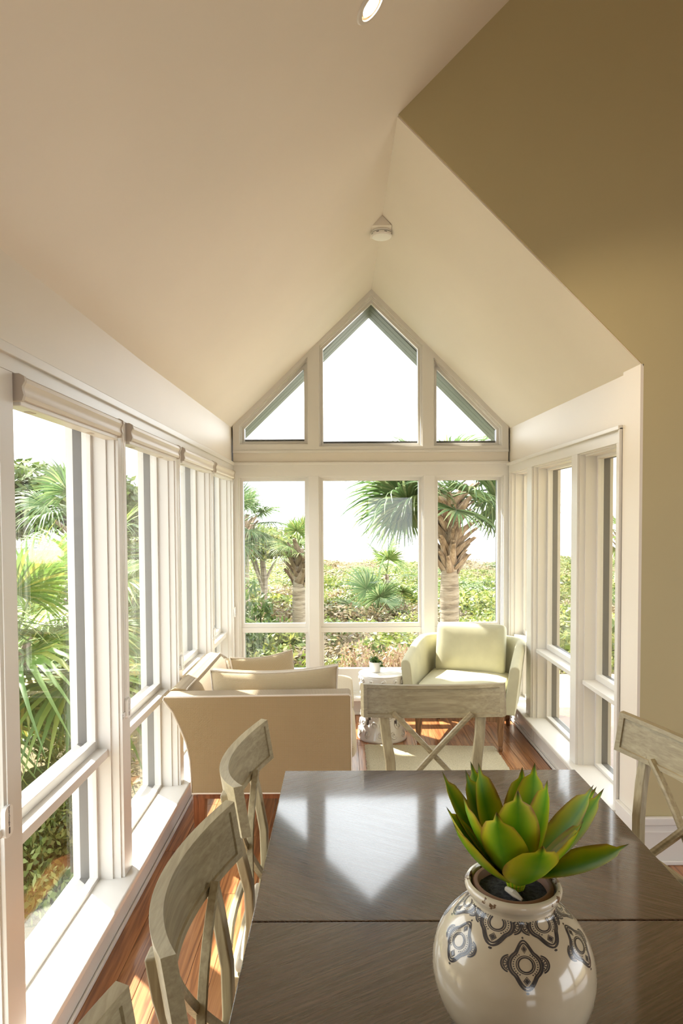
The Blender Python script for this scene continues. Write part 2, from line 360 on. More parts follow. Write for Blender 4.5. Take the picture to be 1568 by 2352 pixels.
MB().plate([(1.3835, 0), (5.0, 0), (5.0, 3.38), (2.6, 5.79), (0.264, 3.446), (1.376, 2.326), (1.3835, 2.31)], [], FN['D'], 0.0, 0.15).build('plaster', M['wall'], s, False)
s = struct('wall_back'); MB().plate([(-1.1, 0), (5.2, 0), (5.2, 3.38), (2.6, 6.0), (-1.1, 2.35)], [rect(0.6, 1.6, 0.9, 2.1)], lambda a, b, d: (a, -4-d, b), 0, 0.15).build('plaster', M['wall'], s, False)  # unseen wall; its opening is added to let in fill light
s = struct('wall_side'); MB().plate([(-4, 0), (3.3, 0), (3.3, 3.5), (-4, 3.5)], [rect(-2.8, -0.6, 0.1, 2.3), rect(-0.3, 1.9, 0.1, 2.3)], lambda a, b, d: (5.0+d, a, b), 0, 0.15).build('plaster', M['wall'], s, False)  # unseen wall; both openings added so daylight reaches the chair fronts

s = struct('ceiling')
def slab(name, pts, th, m, p):
    n = len(pts); b = MB(); b.add(pts + [(x, y, z+th) for x, y, z in pts], [tuple(range(n))[::-1], tuple(range(n, 2*n))] + [(i, (i+1) % n, n+(i+1) % n, n+i) for i in range(n)])
    return b.build(name, m, p, False)
slab('left_slope', [(-0.93, -4.0, 2.314), (-0.93, 3.15, 2.314), (0.26, 3.15, 3.44), (0.26, -4.0, 3.44)], 0.12, M['ceil'], s)
slab('left_slope', [(-0.93, 3.15, 2.314), (-0.93, 5.85, 2.352), (0.25, 5.85, 3.492), (0.26, 3.15, 3.44)], 0.12, M['ceil'], s)
slab('upper_slope', [(0.26, -4.0, 3.44), (0.26, 3.3, 3.44), (2.6, 3.3, 5.78), (2.6, -4.0, 5.78)], 0.12, M['ceil'], s)
slab('right_slope', [(0.26, 3.16, 3.44), (0.25, 5.85, 3.492), (1.41, 5.85, 2.334), (1.41, 3.16, 2.284)], 0.12, M['ceil'], s)
slab('side_slope', [(2.6, -4.0, 5.78), (2.6, 3.3, 5.78), (5.1, 3.3, 3.28), (5.1, -4.0, 3.28)], 0.12, M['ceil'], s)

s = struct('roof')
MB().box(-1.5, -0.895, -4, 6.15, 2.40, 2.5).build('left_soffit', M['soffit'], s, False)
MB().box(1.375, 2.0, 3.3, 6.15, 2.385, 2.5).build('right_soffit', M['soffit'], s, False)
for k in range(3):
    y0, y1 = 5.86 + k*0.12, 5.86 + k*0.12 + 0.112
    slab('soffit_board', [(-0.93, y0, 2.29), (-0.93, y1, 2.29), (0.25, y1, 3.425), (0.25, y0, 3.425)], 0.1, M['soffit'], s)
    slab('soffit_board', [(0.25, y0, 3.425), (0.25, y1, 3.425), (1.42, y1, 2.26), (1.42, y0, 2.26)], 0.1, M['soffit'], s)
slab('rake_backing', [(-0.93, 5.86, 2.40), (-0.93, 6.21, 2.40), (0.25, 6.21, 3.54), (0.25, 5.86, 3.54)], 0.12, M['soffit'], s)
slab('rake_backing', [(0.25, 5.86, 3.54), (0.25, 6.21, 3.54), (1.42, 6.21, 2.37), (1.42, 5.86, 2.37)], 0.12, M['soffit'], s)

# ---- trim boards (casing), crown strips, stools
def trim(n, *parts):
    s = struct('trim_%d' % n)
    for nm, mb, bv in parts: mb.build(nm, M['trim'], s, False, bevel=bv)
    return s
def boards(side, spans, a0, a1, head, top, base):
    out = []; e = [a0] + [x for sp in spans for x in sp] + [a1]
    for i in range(0, len(e), 2):
        if e[i+1] - e[i] > 0.004: out.append(('post_board', MB().plate(rect(e[i], e[i+1], base, head), [], FN[side], -0.0, 0.0125), 0.0015))
    out.append(('head_board', MB().plate(rect(a0, a1, head, top), [], FN[side], 0.0, 0.0125), 0.0015))
    return out
BH = 0.13
trim(1, *boards('L', LW, 0.8, 5.62, LH, 2.065, SZ), ('crown_strip', MB().plate(rect(0.8, 5.62, 2.062, 2.092), [], FN['L'], -0.012, 0.0125), 0.003))
trim(2, *boards('R', RW, 3.349, 5.62, RH, 2.058, SZ), ('crown_strip', MB().plate(rect(3.349, 5.62, 2.05, 2.072), [], FN['R'], -0.02, 0.0125), 0.003),
     ('edge_board', MB().plate(rect(3.349, 3.365, SZ, 2.06), [], FN['R'], -0.014, 0.0125), 0.002))
trim(3, *boards('F', FW, -0.89, 1.37, FH, 2.07, SZ), ('crown_strip', MB().plate(rect(-0.89, 1.37, 2.066, 2.088), [], FN['F'], -0.014, 0.0125), 0.003))
trim(4, ('gable_board', MB().plate([(-0.89, 2.178), (1.37, 2.178), (1.37, 2.372), (0.25, 3.492), (-0.89, 2.39)], GW, FN['F'], 0.0, 0.0125), 0.0015),
     ('gable_sill_strip', MB().plate(rect(-0.89, 1.37, 2.165, 2.186), [], FN['F'], -0.008, 0.0125), 0.002))
trim(5, ('stool', MB().box(-1.0, -0.847, 0.8, 5.62, SZ-0.03, SZ), 0.008))
trim(6, ('stool', MB().box(1.327, 1.485, 3.345, 5.62, SZ-0.03, SZ), 0.008))
trim(7, ('stool', MB().box(-0.86, 1.34, 5.50, 5.72, SZ-0.03, SZ), 0.008))
def base(name, side, a0, a1, h, off, extra=True):
    s = struct(name)
    MB().plate(rect(a0, a1, 0.0, h), [], FN[side], -off, 0.012).build('board', M['trim'], s, False, bevel=0.003)
    if extra: MB().plate(rect(a0, a1, 0.0, 0.022), [], FN[side], -off-0.012, -off).build('shoe_moulding', M['trim'], s, False, bevel=0.006)
    return s
base('baseboard_left', 'L', -4, 5.62, SZ-0.03, 0.008)
b = base('baseboard_right', 'R', 3.345, 5.62, SZ-0.03, 0.012)
for a0, a1 in ((3.36, 4.0), (4.06, 4.78), (4.84, 5.45)):
    MB().ring(rect(a0, a1, 0.03, 0.128), rect(a0, a1, 0.03, 0.128, 0.012), FN['R'], -0.018, -0.012).build('panel_mould', M['trim'], b, False)
base('baseboard_far', 'F', -0.85, 1.33, SZ-0.03, 0.02)
b = base('baseboard_dining', 'D', 1.37, 5.0, 0.185, 0.018)
MB().plate(rect(1.365, 5.0, 0.185, 0.225), [], FN['D'], -0.026, 0.0).build('cap_moulding', M['trim'], b, False, bevel=0.008)
MB().plate(rect(1.365, 5.0, 0.15, 0.156), [], FN['D'], -0.022, 0.0).build('bead', M['trim'], b, False)
b = base('baseboard_corner', 'R', 3.132, 3.345, 0.185, 0.018)
MB().plate(rect(3.126, 3.345, 0.185, 0.225), [], FN['R'], -0.026, 0.0).build('cap_moulding', M['trim'], b, False, bevel=0.008)

# ---- windows
wn = [0]
def window(side, poly, gd, steps, sash, rail=None, bottom=None):
    wn[0] += 1; s = struct('window_%d' % wn[0]); f = FN[side]
    for th, d in steps:
        MB().ring(poly, inset(poly, th), f, d, 0.2).build('jamb_liner', M['trim'], s, False)
    si = inset(poly, steps[-1][0] + sash)
    MB().ring(inset(poly, steps[-1][0]-0.002), si, f, gd-0.016, gd+0.02).build('sash', M['trim'], s, False, bevel=0.002)
    MB().ring(inset(poly, steps[-1][0]-0.001), inset(si, -0.0), f, gd+0.02, gd+0.055).build('exterior_liner', M['dark_frame'], s, False)
    big = inset(poly, steps[-1][0] + sash - 0.006)
    if rail:
        (z0, z1, d0, d1) = rail; a0 = min(p[0] for p in poly); a1 = max(p[0] for p in poly); th = steps[-1][0]
        b0 = min(p[1] for p in big); b1 = max(p[1] for p in big); e0 = min(p[0] for p in big); e1 = max(p[0] for p in big)
        MB().plate(rect(e0, e1, z1+0.03, b1), [], f, gd-0.003, gd+0.003).build('pane', M['glass'], s, False)
        MB().plate(rect(e0, e1, bottom or b0, z0), [], f, gd-0.003, gd+0.003).build('pane', M['glass'], s, False)
        MB().plate(rect(a0+th-0.003, a1-th+0.003, z0, z1), [], f, d0, gd+0.02).build('rail', M['trim'], s, False, bevel=0.003)
        MB().plate(rect(a0+th-0.003, a1-th+0.003, z1, z1+0.035), [], f, gd-0.0147, gd+0.019).build('sash_bottom', M['trim'], s, False, bevel=0.002)
        MB().plate(rect(a0+th+0.004, a1-th-0.004, z0+0.002, z1+0.028), [], f, gd+0.021, gd+0.055).build('exterior_rail', M['dark_frame'], s, False)
        if bottom:
            MB().plate(rect(a0+th-0.003, a1-th+0.003, SZ, bottom+0.004), [], f, gd-0.02, gd+0.03).build('bottom_rail', M['trim'], s, False, bevel=0.003)
    else:
        MB().plate(big, [], f, gd-0.003, gd+0.003).build('pane', M['glass'], s, False)
        a0 = min(p[0] for p in si); a1 = max(p[0] for p in si); b0 = min(p[1] for p in si)
        MB().plate(rect(a0, a1, b0-0.01, b0+0.022), [], f, gd+0.03, gd+0.09).build('exterior_sill', M['dark_frame'], s, False)
    return s
ST = [(0.006, 0.014), (0.014, 0.045)]
for a, b in LW: window('L', rect(a, b, SZ-0.015, LH), 0.115, ST, 0.016, (0.665, 0.70, 0.055, 0.12))
for a, b in FW: window('F', rect(a, b, SZ, FH), 0.085, [(0.006, 0.014), (0.012, 0.03)], 0.024, (0.672, 0.715, 0.06, 0.1), 0.362)
for g in GW: window('F', g, 0.085, [(0.006, 0.014), (0.012, 0.03)], 0.02)
for a, b in RW: window('R', rect(a, b, SZ-0.015, RH), 0.125, ST, 0.016, (0.645, 0.672, 0.035, 0.12))

# ---- floor planks
fl = struct('floor')
MB().box(-1.1, 5.1, -4, 5.85, -0.12, -0.016).build('subfloor', M['legwood'], fl, False)
pw = 0.0825; rows = []
pr = random.Random(3); x = -0.882; k = 0
while x < 2.35:
    ymax = 5.60 if x + pw < 1.37 else 3.13
    x1 = min(x + pw, 1.36) if (x < 1.36 < x + pw) else x + pw
    y = 0.55 - pr.random() * 0.9
    while y < ymax:
        L = pr.choice((0.9, 1.15, 1.4, 1.7)) + pr.random()*0.1; y1 = min(y + L, ymax)
        if y1 - y > 0.05:
            hw, hl = (x1-x)/2 - 0.0006, (y1-y)/2 - 0.0006
            mb = MB(); e = 0.0012
            mb.add([(-hw,-hl,-0.016),(hw,-hl,-0.016),(hw,hl,-0.016),(-hw,hl,-0.016),(-hw,-hl,-e),(hw,-hl,-e),(hw,hl,-e),(-hw,hl,-e),
                    (-hw+e,-hl+e,0),(hw-e,-hl+e,0),(hw-e,hl-e,0),(-hw+e,hl-e,0)],
                   [(0,1,5,4),(1,2,6,5),(2,3,7,6),(3,0,4,7),(4,5,9,8),(5,6,10,9),(6,7,11,10),(7,4,8,11),(8,9,10,11)])
            o = mb.build('plank', M['plank'], fl, False); o.location = ((x+x1)/2, (y+y1)/2, 0)
        y = y1
    x += pw; k += 1
MB().box(2.35, 5.0, -4, 3.13, -0.016, 0).build('floor_beyond', M['plank'], fl, False)
MB().box(-0.9, 2.35, -4, -0.36, -0.016, -0.0005).build('floor_behind', M['plank'], fl, False)

# ------------------------------------------------------------------ ceiling fittings
def frame_on_slope(name, label, cat, loc, nrm):
    t = thing(name, label, cat, loc); t.rotation_mode = 'QUATERNION'; t.rotation_quaternion = Vector(nrm).to_track_quat('Z', 'Y'); return t
nsl = Vector((1.088, 0, -1.15)).normalized()
DLX, DLY, DLZ = 0.1034, 2.285, 3.2910
def downlight(p, label):
    t = frame_on_slope('recessed_downlight', label, 'ceiling light', p, nsl)
    MB().lathe([(0.046, 0.002), (0.047, 0.007), (0.060, 0.005), (0.064, 0.0), (0.060, -0.001), (0.044, -0.001)], 40, caps=False).build('trim_ring', M['trim'], t)
    MB().lathe([(0.0465, 0.003), (0.041, -0.0), (0.036, 0.0012)], 40, caps=False).build('reflector', M['can'], t)
    MB().lathe([(0.0365, 0.001), (0.030, 0.006), (0.016, 0.009), (0.002, 0.010)], 32).build('lamp', M['bulb'], t)
    l = bpy.data.lights.new('downlight_glow', 'SPOT'); l.energy = 22; l.color = (1, 0.82, 0.6); l.spot_size = R_(95); l.spot_blend = 0.6; l.shadow_soft_size = 0.04
    lo = bpy.data.objects.new('downlight_glow', l); C.objects.link(lo); lo.parent = t; lo.location = (0, 0, 0.03); lo.rotation_euler = (PI, 0, 0)
    return t
downlight((DLX, DLY, DLZ), 'small recessed downlight glowing in the sloped ceiling')
t = thing('mounting_block', 'small painted wedge block under the ceiling ridge', 'mounting block', (0.25, 4.21, 0))
MB().plate([(-0.062, 3.40), (0.062, 3.40), (0.004, 3.461), (-0.004, 3.461)], [], lambda a, b, d: (a, d, b), 0.0, 0.20).build('wedge', M['ceil'], t, False)
t = thing('smoke_detector', 'round white smoke detector under the ridge wedge block', 'smoke detector', (0.255, 4.30, 3.40))
MB().lathe([(0.060, 0.0), (0.062, -0.004), (0.062, -0.010), (0.055, -0.012)], 40).build('base', M['plastic'], t)
MB().lathe([(0.056, -0.0115), (0.064, -0.016), (0.064, -0.028), (0.058, -0.035), (0.03, -0.038)], 40).build('cover', M['plastic'], t)
for a in (200, 245, 290, 340):
    c = R_(a); MB().add([(math.cos(c+d)*0.0646, math.sin(c+d)*0.0646, z) for d, z in ((-.13, -.019), (.13, -.019), (.13, -.0235), (-.13, -.0235))] + [(math.cos(c+d)*0.062, math.sin(c+d)*0.062, z) for d, z in ((-.13, -.019), (.13, -.019), (.13, -.0235), (-.13, -.0235))], [(0,1,2,3),(4,7,6,5),(0,4,5,1),(1,5,6,2),(2,6,7,3),(3,7,4,0)]).build('vent_slot', M['ink'], t)

# ------------------------------------------------------------------ roller shades and cord tensioners
def ordinal_shade(i, a, b, label):
    t = thing('roller_shade', label, 'window shade', (-0.89, (a+b)/2, 0), 0, 'roller shades above the left windows')
    h = (b-a)/2 - 0.006
    prof = [(0.018, 1.952), (0.022, 1.962), (0.018, 1.975), (0.019, 1.986), (0.026, 1.998), (0.024, 2.010), (0.012, 2.018), (-0.05, 2.019), (-0.05, 1.952)]
    MB().plate([(p[0], p[1]) for p in prof], [], lambda u, z, d: (u, d, z), -h+0.014, h-0.014).build('cassette', M['shade'], t)
    for sg in (-1, 1):
        y = sg*(h-0.007)
        MB().plate([(0.021, 1.946), (0.026, 1.962), (0.022, 1.978), (0.022, 1.986), (0.030, 2.0), (0.028, 2.013), (0.014, 2.021), (-0.052, 2.021), (-0.052, 1.946)], [], lambda u, z, d: (u, d, z), y-0.007, y+0.007).build('end_cap', M['shade_cap'], t)
    MB().box(-0.045, 0.008, -h+0.02, h-0.02, 1.936, 1.953).build('hem_bar', M['trim'], t, bevel=0.004)
    MB().box(-0.03, -0.012, -h+0.12, -h+0.16, 1.9345, 1.9365).build('label_plate', M['shade_cap'], t)
    MB().box(-0.03, -0.012, h-0.26, h-0.22, 1.9345, 1.9365).build('label_plate', M['shade_cap'], t)
    yy = h + 0.032 if i < 4 else h - 0.02
    for dx in (0.004, 0.016):
        MB().tube([(dx if i < 4 else dx-0.0, h-0.004, 2.0), (dx+0.004, h+0.012, 1.97), (0.006, yy+dx*1.4, 1.9), (0.0045, yy+dx*1.2, 1.4), (0.0045, yy+dx, 0.89)], 0.0016, 6).build('bead_cord', M['plastic'], t)
    return t
sl = ['roller shade headrail over the window nearest the camera on the left', 'roller shade headrail over the second left window, above the lettered cord holder',
      'roller shade headrail over the third left window, above the sofa back', 'roller shade headrail over the left window next to the far corner']
for i in range(4): ordinal_shade(i+1, *LW[i+1], sl[i])
def tensioner(y, z, label):
    t = thing('cord_tensioner', label, 'cord tensioner', (-0.89, y, z), 0, 'shade cord tensioners on the left window posts')
    n = 8; pts = []
    for cx, cz, a0 in ((0.004, 0.024, 0), (-0.004, 0.024, 90), (-0.004, -0.024, 180), (0.004, -0.024, 270)):
        for k in range(n+1):
            a = R_(a0 + 90*k/n); pts.append((cx+0.012*math.cos(a), cz+0.012*math.sin(a)))
    MB().plate(pts, [], lambda u, v, d: (d, u, v), 0.0006, 0.012).build('body', M['plastic'], t, bevel=0.002)
    MB().plate(rect(-0.046, -0.015, -0.03, -0.010), [], lambda u, v, d: (d, u, v), 0.0006, 0.003).build('bracket', M['clear'], t, bevel=0.0008)
    for zz in (-0.025, -0.015): 
        MB().lathe([(0.0028, 0.0), (0.0028, 0.0012), (0.001, 0.0018)], 12).build('screw', M['steel'], t).location = (0.003, -0.038, zz)
        t.children[-1].rotation_euler = (0, PI/2, 0)
    MB().plate([(0.0028*math.cos(R_(a)), -0.021 + 0.0028*math.sin(R_(a)) + (0.005 if 0 <= a < 180 else -0.005)) for a in range(0, 360, 20)], [], lambda u, v, d: (d, u, v), 0.0118, 0.0124).build('slot', M['ink'], t, label='dark oval slot near the lower end')
    cu = bpy.data.curves.new('lettering', 'FONT'); cu.body = 'HunterDouglas'; cu.size = 0.0074; cu.align_x = 'CENTER'; cu.align_y = 'CENTER'; cu.offset = 0.0002
    if 'letters' not in M:
        tmp = bpy.data.objects.new('tmp', cu); C.objects.link(tmp); bpy.context.view_layer.update()
        M['letters'] = bpy.data.meshes.new_from_object(tmp.evaluated_get(bpy.context.evaluated_depsgraph_get())); M['letters'].materials.clear(); M['letters'].materials.append(M['ink'])
        bpy.data.objects.remove(tmp)
    bpy.data.curves.remove(cu)
    lo = bpy.data.objects.new('lettering', M['letters']); C.objects.link(lo); lo.parent = t; lo.location = (0.0124, 0.0, 0.012)
    if y < 1.9: MB().tube([(0.006, 0.004, 0.035), (0.006, 0.006, 0.6), (0.006, 0.004, 1.17)], 0.0018, 6).build('bead_cord', M['plastic'], t)
    # text runs downwards, letter tops towards the far wall
    lo.rotation_euler = Matrix(((0, 0, 1), (0, 1, 0), (-1, 0, 0))).to_euler()
    return t
tl = ['white cord tensioner with lettering at the left picture edge, on the nearest post', 'white lettered cord tensioner on the post between first and second window', 'white cord tensioner on the post just above the sofa back corner',
      'small white cord tensioner on the third post, further along than the sofa corner', 'tiny white cord tensioner on the corner post by the far wall']
for (y, z), l in zip(((1.768, 0.83), (2.782, 0.85), (3.736, 0.835), (4.703, 0.83), (5.59, 0.86)), tl): tensioner(y, z, l).scale = (1, 1.35, 1.15)

# ------------------------------------------------------------------ dining table
t = thing('dining_table', 'dark brown oak dining table with glossy chevron-veneered top', 'table', (0, 0, 0))
def leaf_top(y0, y1, nm='table_leaf'):
    mb = MB(); mb.box(-0.198, 0.794, y0, y1, 0.738, 0.76); o = mb.build(nm, M['table'], t, True, bevel=0.003)
    MB().box(-0.186, 0.782, y0 + (0.0 if y0 > 0.3 else 0.012), y1 - (0.012 if y1 > 2 else 0.0), 0.722, 0.738).build('under_edge', M['table'], o, True, bevel=0.002)
leaf_top(1.432, 2.308); leaf_top(0.972, 1.4295); leaf_top(0.09, 0.9695)
MB().box(-0.12, 0.716, 0.18, 2.22, 0.63, 0.722).build('apron', M['table'], t, False, bevel=0.003)
for lx in (-0.11, 0.706):
    for ly in (0.2, 2.2):
        MB().sweep([(lx, ly, 0.722), (lx, ly, 0.6), (lx, ly, 0.0)], rect(-0.045, 0.045, -0.045, 0.045), (1,0,0), [1, 1, 0.7]).build('leg', M['table'], t, False, bevel=0.004)

# ------------------------------------------------------------------ dining chairs: local +Y = towards the table, rail chord on y = 0
def chair_proto():
    t = thing('dining_chair', 'x', 'chair')
    hw, bow, z0, z1, th = 0.275, 0.074, 0.846, 0.972, 0.024
    def arc(u): return Vector((hw*u, -bow*(1-u*u), 0)), Vector((2*bow*u/hw*-1, 1, 0)).normalized()
    us = [-1, -0.945, -0.94] + [-0.94 + 1.88*i/22 for i in range(1, 22)] + [0.94, 0.945, 1]
    zs = [0, 0.014, 0.0155, 0.1105, 0.112, 0.126]
    rings = []
    for i, u in enumerate(us):
        p, n = arc(u); ring = []
        ins = 2 <= i <= len(us)-3
        for j, z in enumerate(zs):
            d = -0.0055 if (ins and 2 <= j <= 3) else 0.0
            ring.append(p + n*d + Vector((0, -(z)*0.16, z0+z-0.026*(1-u*u))))
        for z in (zs[-1], 0.0):
            ring.append(p - n*th + Vector((0, -z*0.16, z0+z-0.026*(1-u*u))))
        rings.append(ring)
    MB().loft(rings).build('top_rail', M['chair'], t, True, bevel=0.0012, angle=28)
    for sx in (-1, 1):
        px = 0.195*sx; yb = -bow*(1-(0.195/hw)**2) - th - 0.003
        path = [(px*1.0, yb-0.0125, 0.925), (px, yb-0.002, 0.86), (px*0.95, yb+0.022, 0.76), (px*0.87, yb+0.042, 0.66), (px*0.85, yb+0.045, 0.56), (px*0.87, yb+0.035, 0.46), (px*0.93, yb+0.005, 0.3), (px*0.99, yb-0.04, 0.14), (px*1.0, yb-0.10, 0.0)]
        cp = []
        for a, b in zip(path, path[1:]):
            cp += [tuple(Vector(a).lerp(Vector(b), k/2)) for k in range(2)]
        cp.append(path[-1])
        MB().sweep(cp, rect(-0.020, 0.020, -0.012, 0.012), (1, 0, 0)).build('post', M['chair_v'], t, True, bevel=0.005)
    for sx in (-1, 1):
        pts = []
        for k in range(9):
            f = k/8; x_ = sx*(-0.155 + 0.315*f); z_ = 0.848 - (0.848-0.515)*f
            y_ = -bow*(1-(x_/hw)**2)*0.85 - 0.006 + 0.03*math.sin(f*PI*0.5) + 0.006*sx
            pts.append((x_, y_, z_))
        MB().sweep(pts, [(-0.0095, -0.008), (-0.004, -0.008), (-0.002, -0.010), (0.002, -0.010), (0.004, -0.008), (0.0095, -0.008), (0.0095, 0.008), (0.004, 0.008), (0.002, 0.010), (-0.002, 0.010), (-0.004, 0.008), (-0.0095, 0.008)], (sx*0.7, 0, 0.7)).build('cross_brace', M['chair'], t, True, angle=50)
    fr = []
    for d, zz in ((0, 0.405), (0, 0.445)):
        fr.append([(-0.20, -0.075, zz), (0.20, -0.075, zz), (0.245, 0.36, zz), (0.23, 0.385, zz), (-0.23, 0.385, zz), (-0.245, 0.36, zz)])
    MB().loft(fr).build('seat_frame', M['chair'], t, True, bevel=0.004)
    MB().loft([[(x*k, 0.155+(y-0.155)*k, z) for x, y in ((-0.195, -0.06), (0.195, -0.06), (0.238, 0.355), (0.22, 0.378), (-0.22, 0.378), (-0.238, 0.355))] for k, z in ((0.97, 0.446), (1.0, 0.462), (0.96, 0.482), (0.75, 0.490))]).build('seat', M['seatpad'], t, True, bevel=0.006, angle=60)
    for sx in (-1, 1):
        MB().sweep([(sx*0.215, 0.345, 0.405), (sx*0.215, 0.345, 0.2), (sx*0.215, 0.355, 0.0)], rect(-0.021, 0.021, -0.021, 0.021), (1,0,0), [1, 0.85, 0.65]).build('front_leg', M['chair_v'], t, True, bevel=0.003)
    MB().tube([(-0.185, -0.075, 0.515), (-0.09, -0.085, 0.512), (0, -0.088, 0.51), (0.09, -0.085, 0.512), (0.185, -0.075, 0.515)], 0.012, 8).build('lower_rail', M['chair'], t)
    return t
ch = chair_proto()
GCH = 'washed oak cross-back dining chairs around the table'
def put(c, x, y, rz, label):
    c.location = (x, y, 0); c.rotation_euler = (0, 0, rz); c['label'] = label; c['group'] = GCH
put(ch, 0.357, 2.637, PI, 'washed oak cross-back chair at the far end of the dark table')
put(dup(ch), -0.224, 1.915, -PI/2, 'washed oak cross-back chair on the window side, nearest the tan sofa')
put(dup(ch), -0.230, 1.272, -PI/2, 'washed oak cross-back chair on the window side, the middle one of three')
put(dup(ch), -0.265, 0.655, -PI/2 + R_(3), 'washed oak chair cut off by the picture bottom, only a top rail corner showing')
put(dup(ch), 0.957, 1.985, PI/2 + R_(11), 'washed oak cross-back chair right of the table, before the tan dining wall')

# ------------------------------------------------------------------ chaise sofa along the left wall
t = thing('chaise_sofa', 'tan dotted-weave chaise sofa with flared back under the left windows', 'sofa', (0, 0, 0))
flare = [(-0.742, 0.278), (-0.744, 0.36), (-0.750, 0.45), (-0.767, 0.53), (-0.798, 0.61), (-0.832, 0.683), (-0.862, 0.722), (-0.876, 0.742)]
arm = flare + [(-0.872, 0.755), (0.030, 0.764), (0.041, 0.755), (0.043, 0.278)]
MB().plate(arm, [], lambda a, b, d: (a, d, b), 3.30, 3.43).build('arm', M['sofa'], t, True, bevel=0.014, seg=3, angle=50)
MB().tube([(a, 3.302, b) for a, b in arm], 0.0045, 6, True, (0, 1, 0)).build('piping', M['piping'], t)
bp = flare + [(-0.872, 0.757), (-0.85, 0.768), (-0.80, 0.762), (-0.755, 0.735), (-0.70, 0.66), (-0.655, 0.56), (-0.635, 0.45), (-0.63, 0.278)]
def backring(y, k=1.0, dz=0.0): return [(-0.75+(a+0.75)*k, y, 0.278+(b-0.278)*(1-dz)) for a, b in bp]
MB().loft([backring(3.43), backring(3.8), backring(4.2), backring(4.36), backring(4.42, 0.99, 0.02), backring(4.46, 0.96, 0.07), backring(4.475, 0.9, 0.15)]).build('back', M['backweave'], t, True, angle=60)
MB().tube([(-0.79, 3.43, 0.762), (-0.79, 3.9, 0.763), (-0.79, 4.36, 0.762), (-0.79, 4.44, 0.735)], 0.004, 6).build('back_seam', M['piping'], t)
MB().box(-0.70, 0.035, 3.43, 5.06, 0.278, 0.385).build('seat_base', M['sofa'], t, True, bevel=0.015, seg=3)
def soft_box(x0, x1, y0, y1, z0, z1, crown=0.02, n=12, e0=0.22):
    mb = MB(); rings = []
    cx, cy = (x0+x1)/2, (y0+y1)/2
    def ringz(z, k):
        pts = []
        for i in range(4*n):
            a = 2*PI*i/(4*n); e = e0
            c, s_ = math.cos(a), math.sin(a)
            pts.append((cx+(x1-x0)/2*k*math.copysign(abs(c)**e, c), cy+(y1-y0)/2*k*math.copysign(abs(s_)**e, s_), z))
        return pts
    h = z1 - z0
    for z, k in ((z0, 0.955), (z0+h*0.08, 0.985), (z0+h*0.25, 1), (z0+h*0.75, 1), (z0+h*0.92, 0.985), (z1, 0.955), (z1+crown*0.6, 0.75), (z1+crown*0.9, 0.45), (z1+crown, 0.1)): rings.append(ringz(z, k))
    return mb.loft(rings)
soft_box(-0.66, 0.073, 3.435, 4.25, 0.385, 0.462, 0.014).build('seat_cushion', M['seatweave'], t, True, angle=60)
soft_box(-0.70, 0.073, 4.255, 5.06, 0.385, 0.462, 0.014).build('seat_cushion', M['seatweave'], t, True, angle=60)
MB().box(-0.72, 0.03, 3.315, 5.05, 0.245, 0.279).build('wood_rail', M['redwood'], t, True, bevel=0.003)
for lx in (-0.71, 0.01):
    for ly in (3.345, 5.02):
        MB().sweep([(lx, ly, 0.262), (lx, ly, 0.2), (lx*1.0, ly, 0.0)], rect(-0.031, 0.031, -0.031, 0.031), (1,0,0), [1, 0.95, 0.7]).build('leg', M['redwood'], t, False, bevel=0.003)

def pillow(name, label, w_, h_, th, loc, rot, m, pipe, group=None, sag=0.015):
    t = thing(name, label, 'pillow', loc, 0, group); t.rotation_euler = rot
    n = 22; mb = MB()
    def P(u, v, sgn):
        x_ = u*w_/2*(1 - 0.045*(1-v*v)); z_ = v*h_/2*(1-0.05*(1-u*u)) - sag*(1-u*u)*max(v, 0)
        f = max(0.0, (1-u**4))**0.5*max(0.0, (1-v**4))**0.5
        return (x_, sgn*th/2*(0.5 + 0.5*f), z_)
    g = {}
    for sg in (1, -1):
        for i in range(n+1):
            for j in range(n+1):
                g[sg, i, j] = len(mb.v); mb.v.append(P(-1+2*i/n, -1+2*j/n, sg))
        for i in range(n):
            for j in range(n): mb.f.append((g[sg,i,j], g[sg,i+1,j], g[sg,i+1,j+1], g[sg,i,j+1]))
    lp = [(i, 0) for i in range(n)] + [(n, i) for i in range(n)] + [(n-i, n) for i in range(n)] + [(0, n-i) for i in range(n)]
    for (a, b), (c, d) in zip(lp, lp[1:] + lp[:1]): mb.f.append((g[1,a,b], g[1,c,d], g[-1,c,d], g[-1,a,b]))
    mb.build('cushion_body', m, t, True, angle=80)
    for sg in (1, -1):
        MB().tube([mb.v[g[sg, a, b]] for a, b in lp], 0.005, 6, True, (0, 1, 0)).build('welt', pipe, t)
    return t
pillow('throw_pillow', 'tan welted cushion leaning inside the sofa arm nearest the table', 0.665, 0.42, 0.20, (-0.35, 3.555, 0.632), (R_(-8), R_(-1.6), R_(1)), M['cushion'], M['piping'])
pillow('throw_pillow', 'pale cushion further back on the sofa, leaning against its backrest', 0.44, 0.32, 0.14, (-0.50, 4.25, 0.615), (R_(-16), 0, R_(35)), M['cushion'], M['piping'])

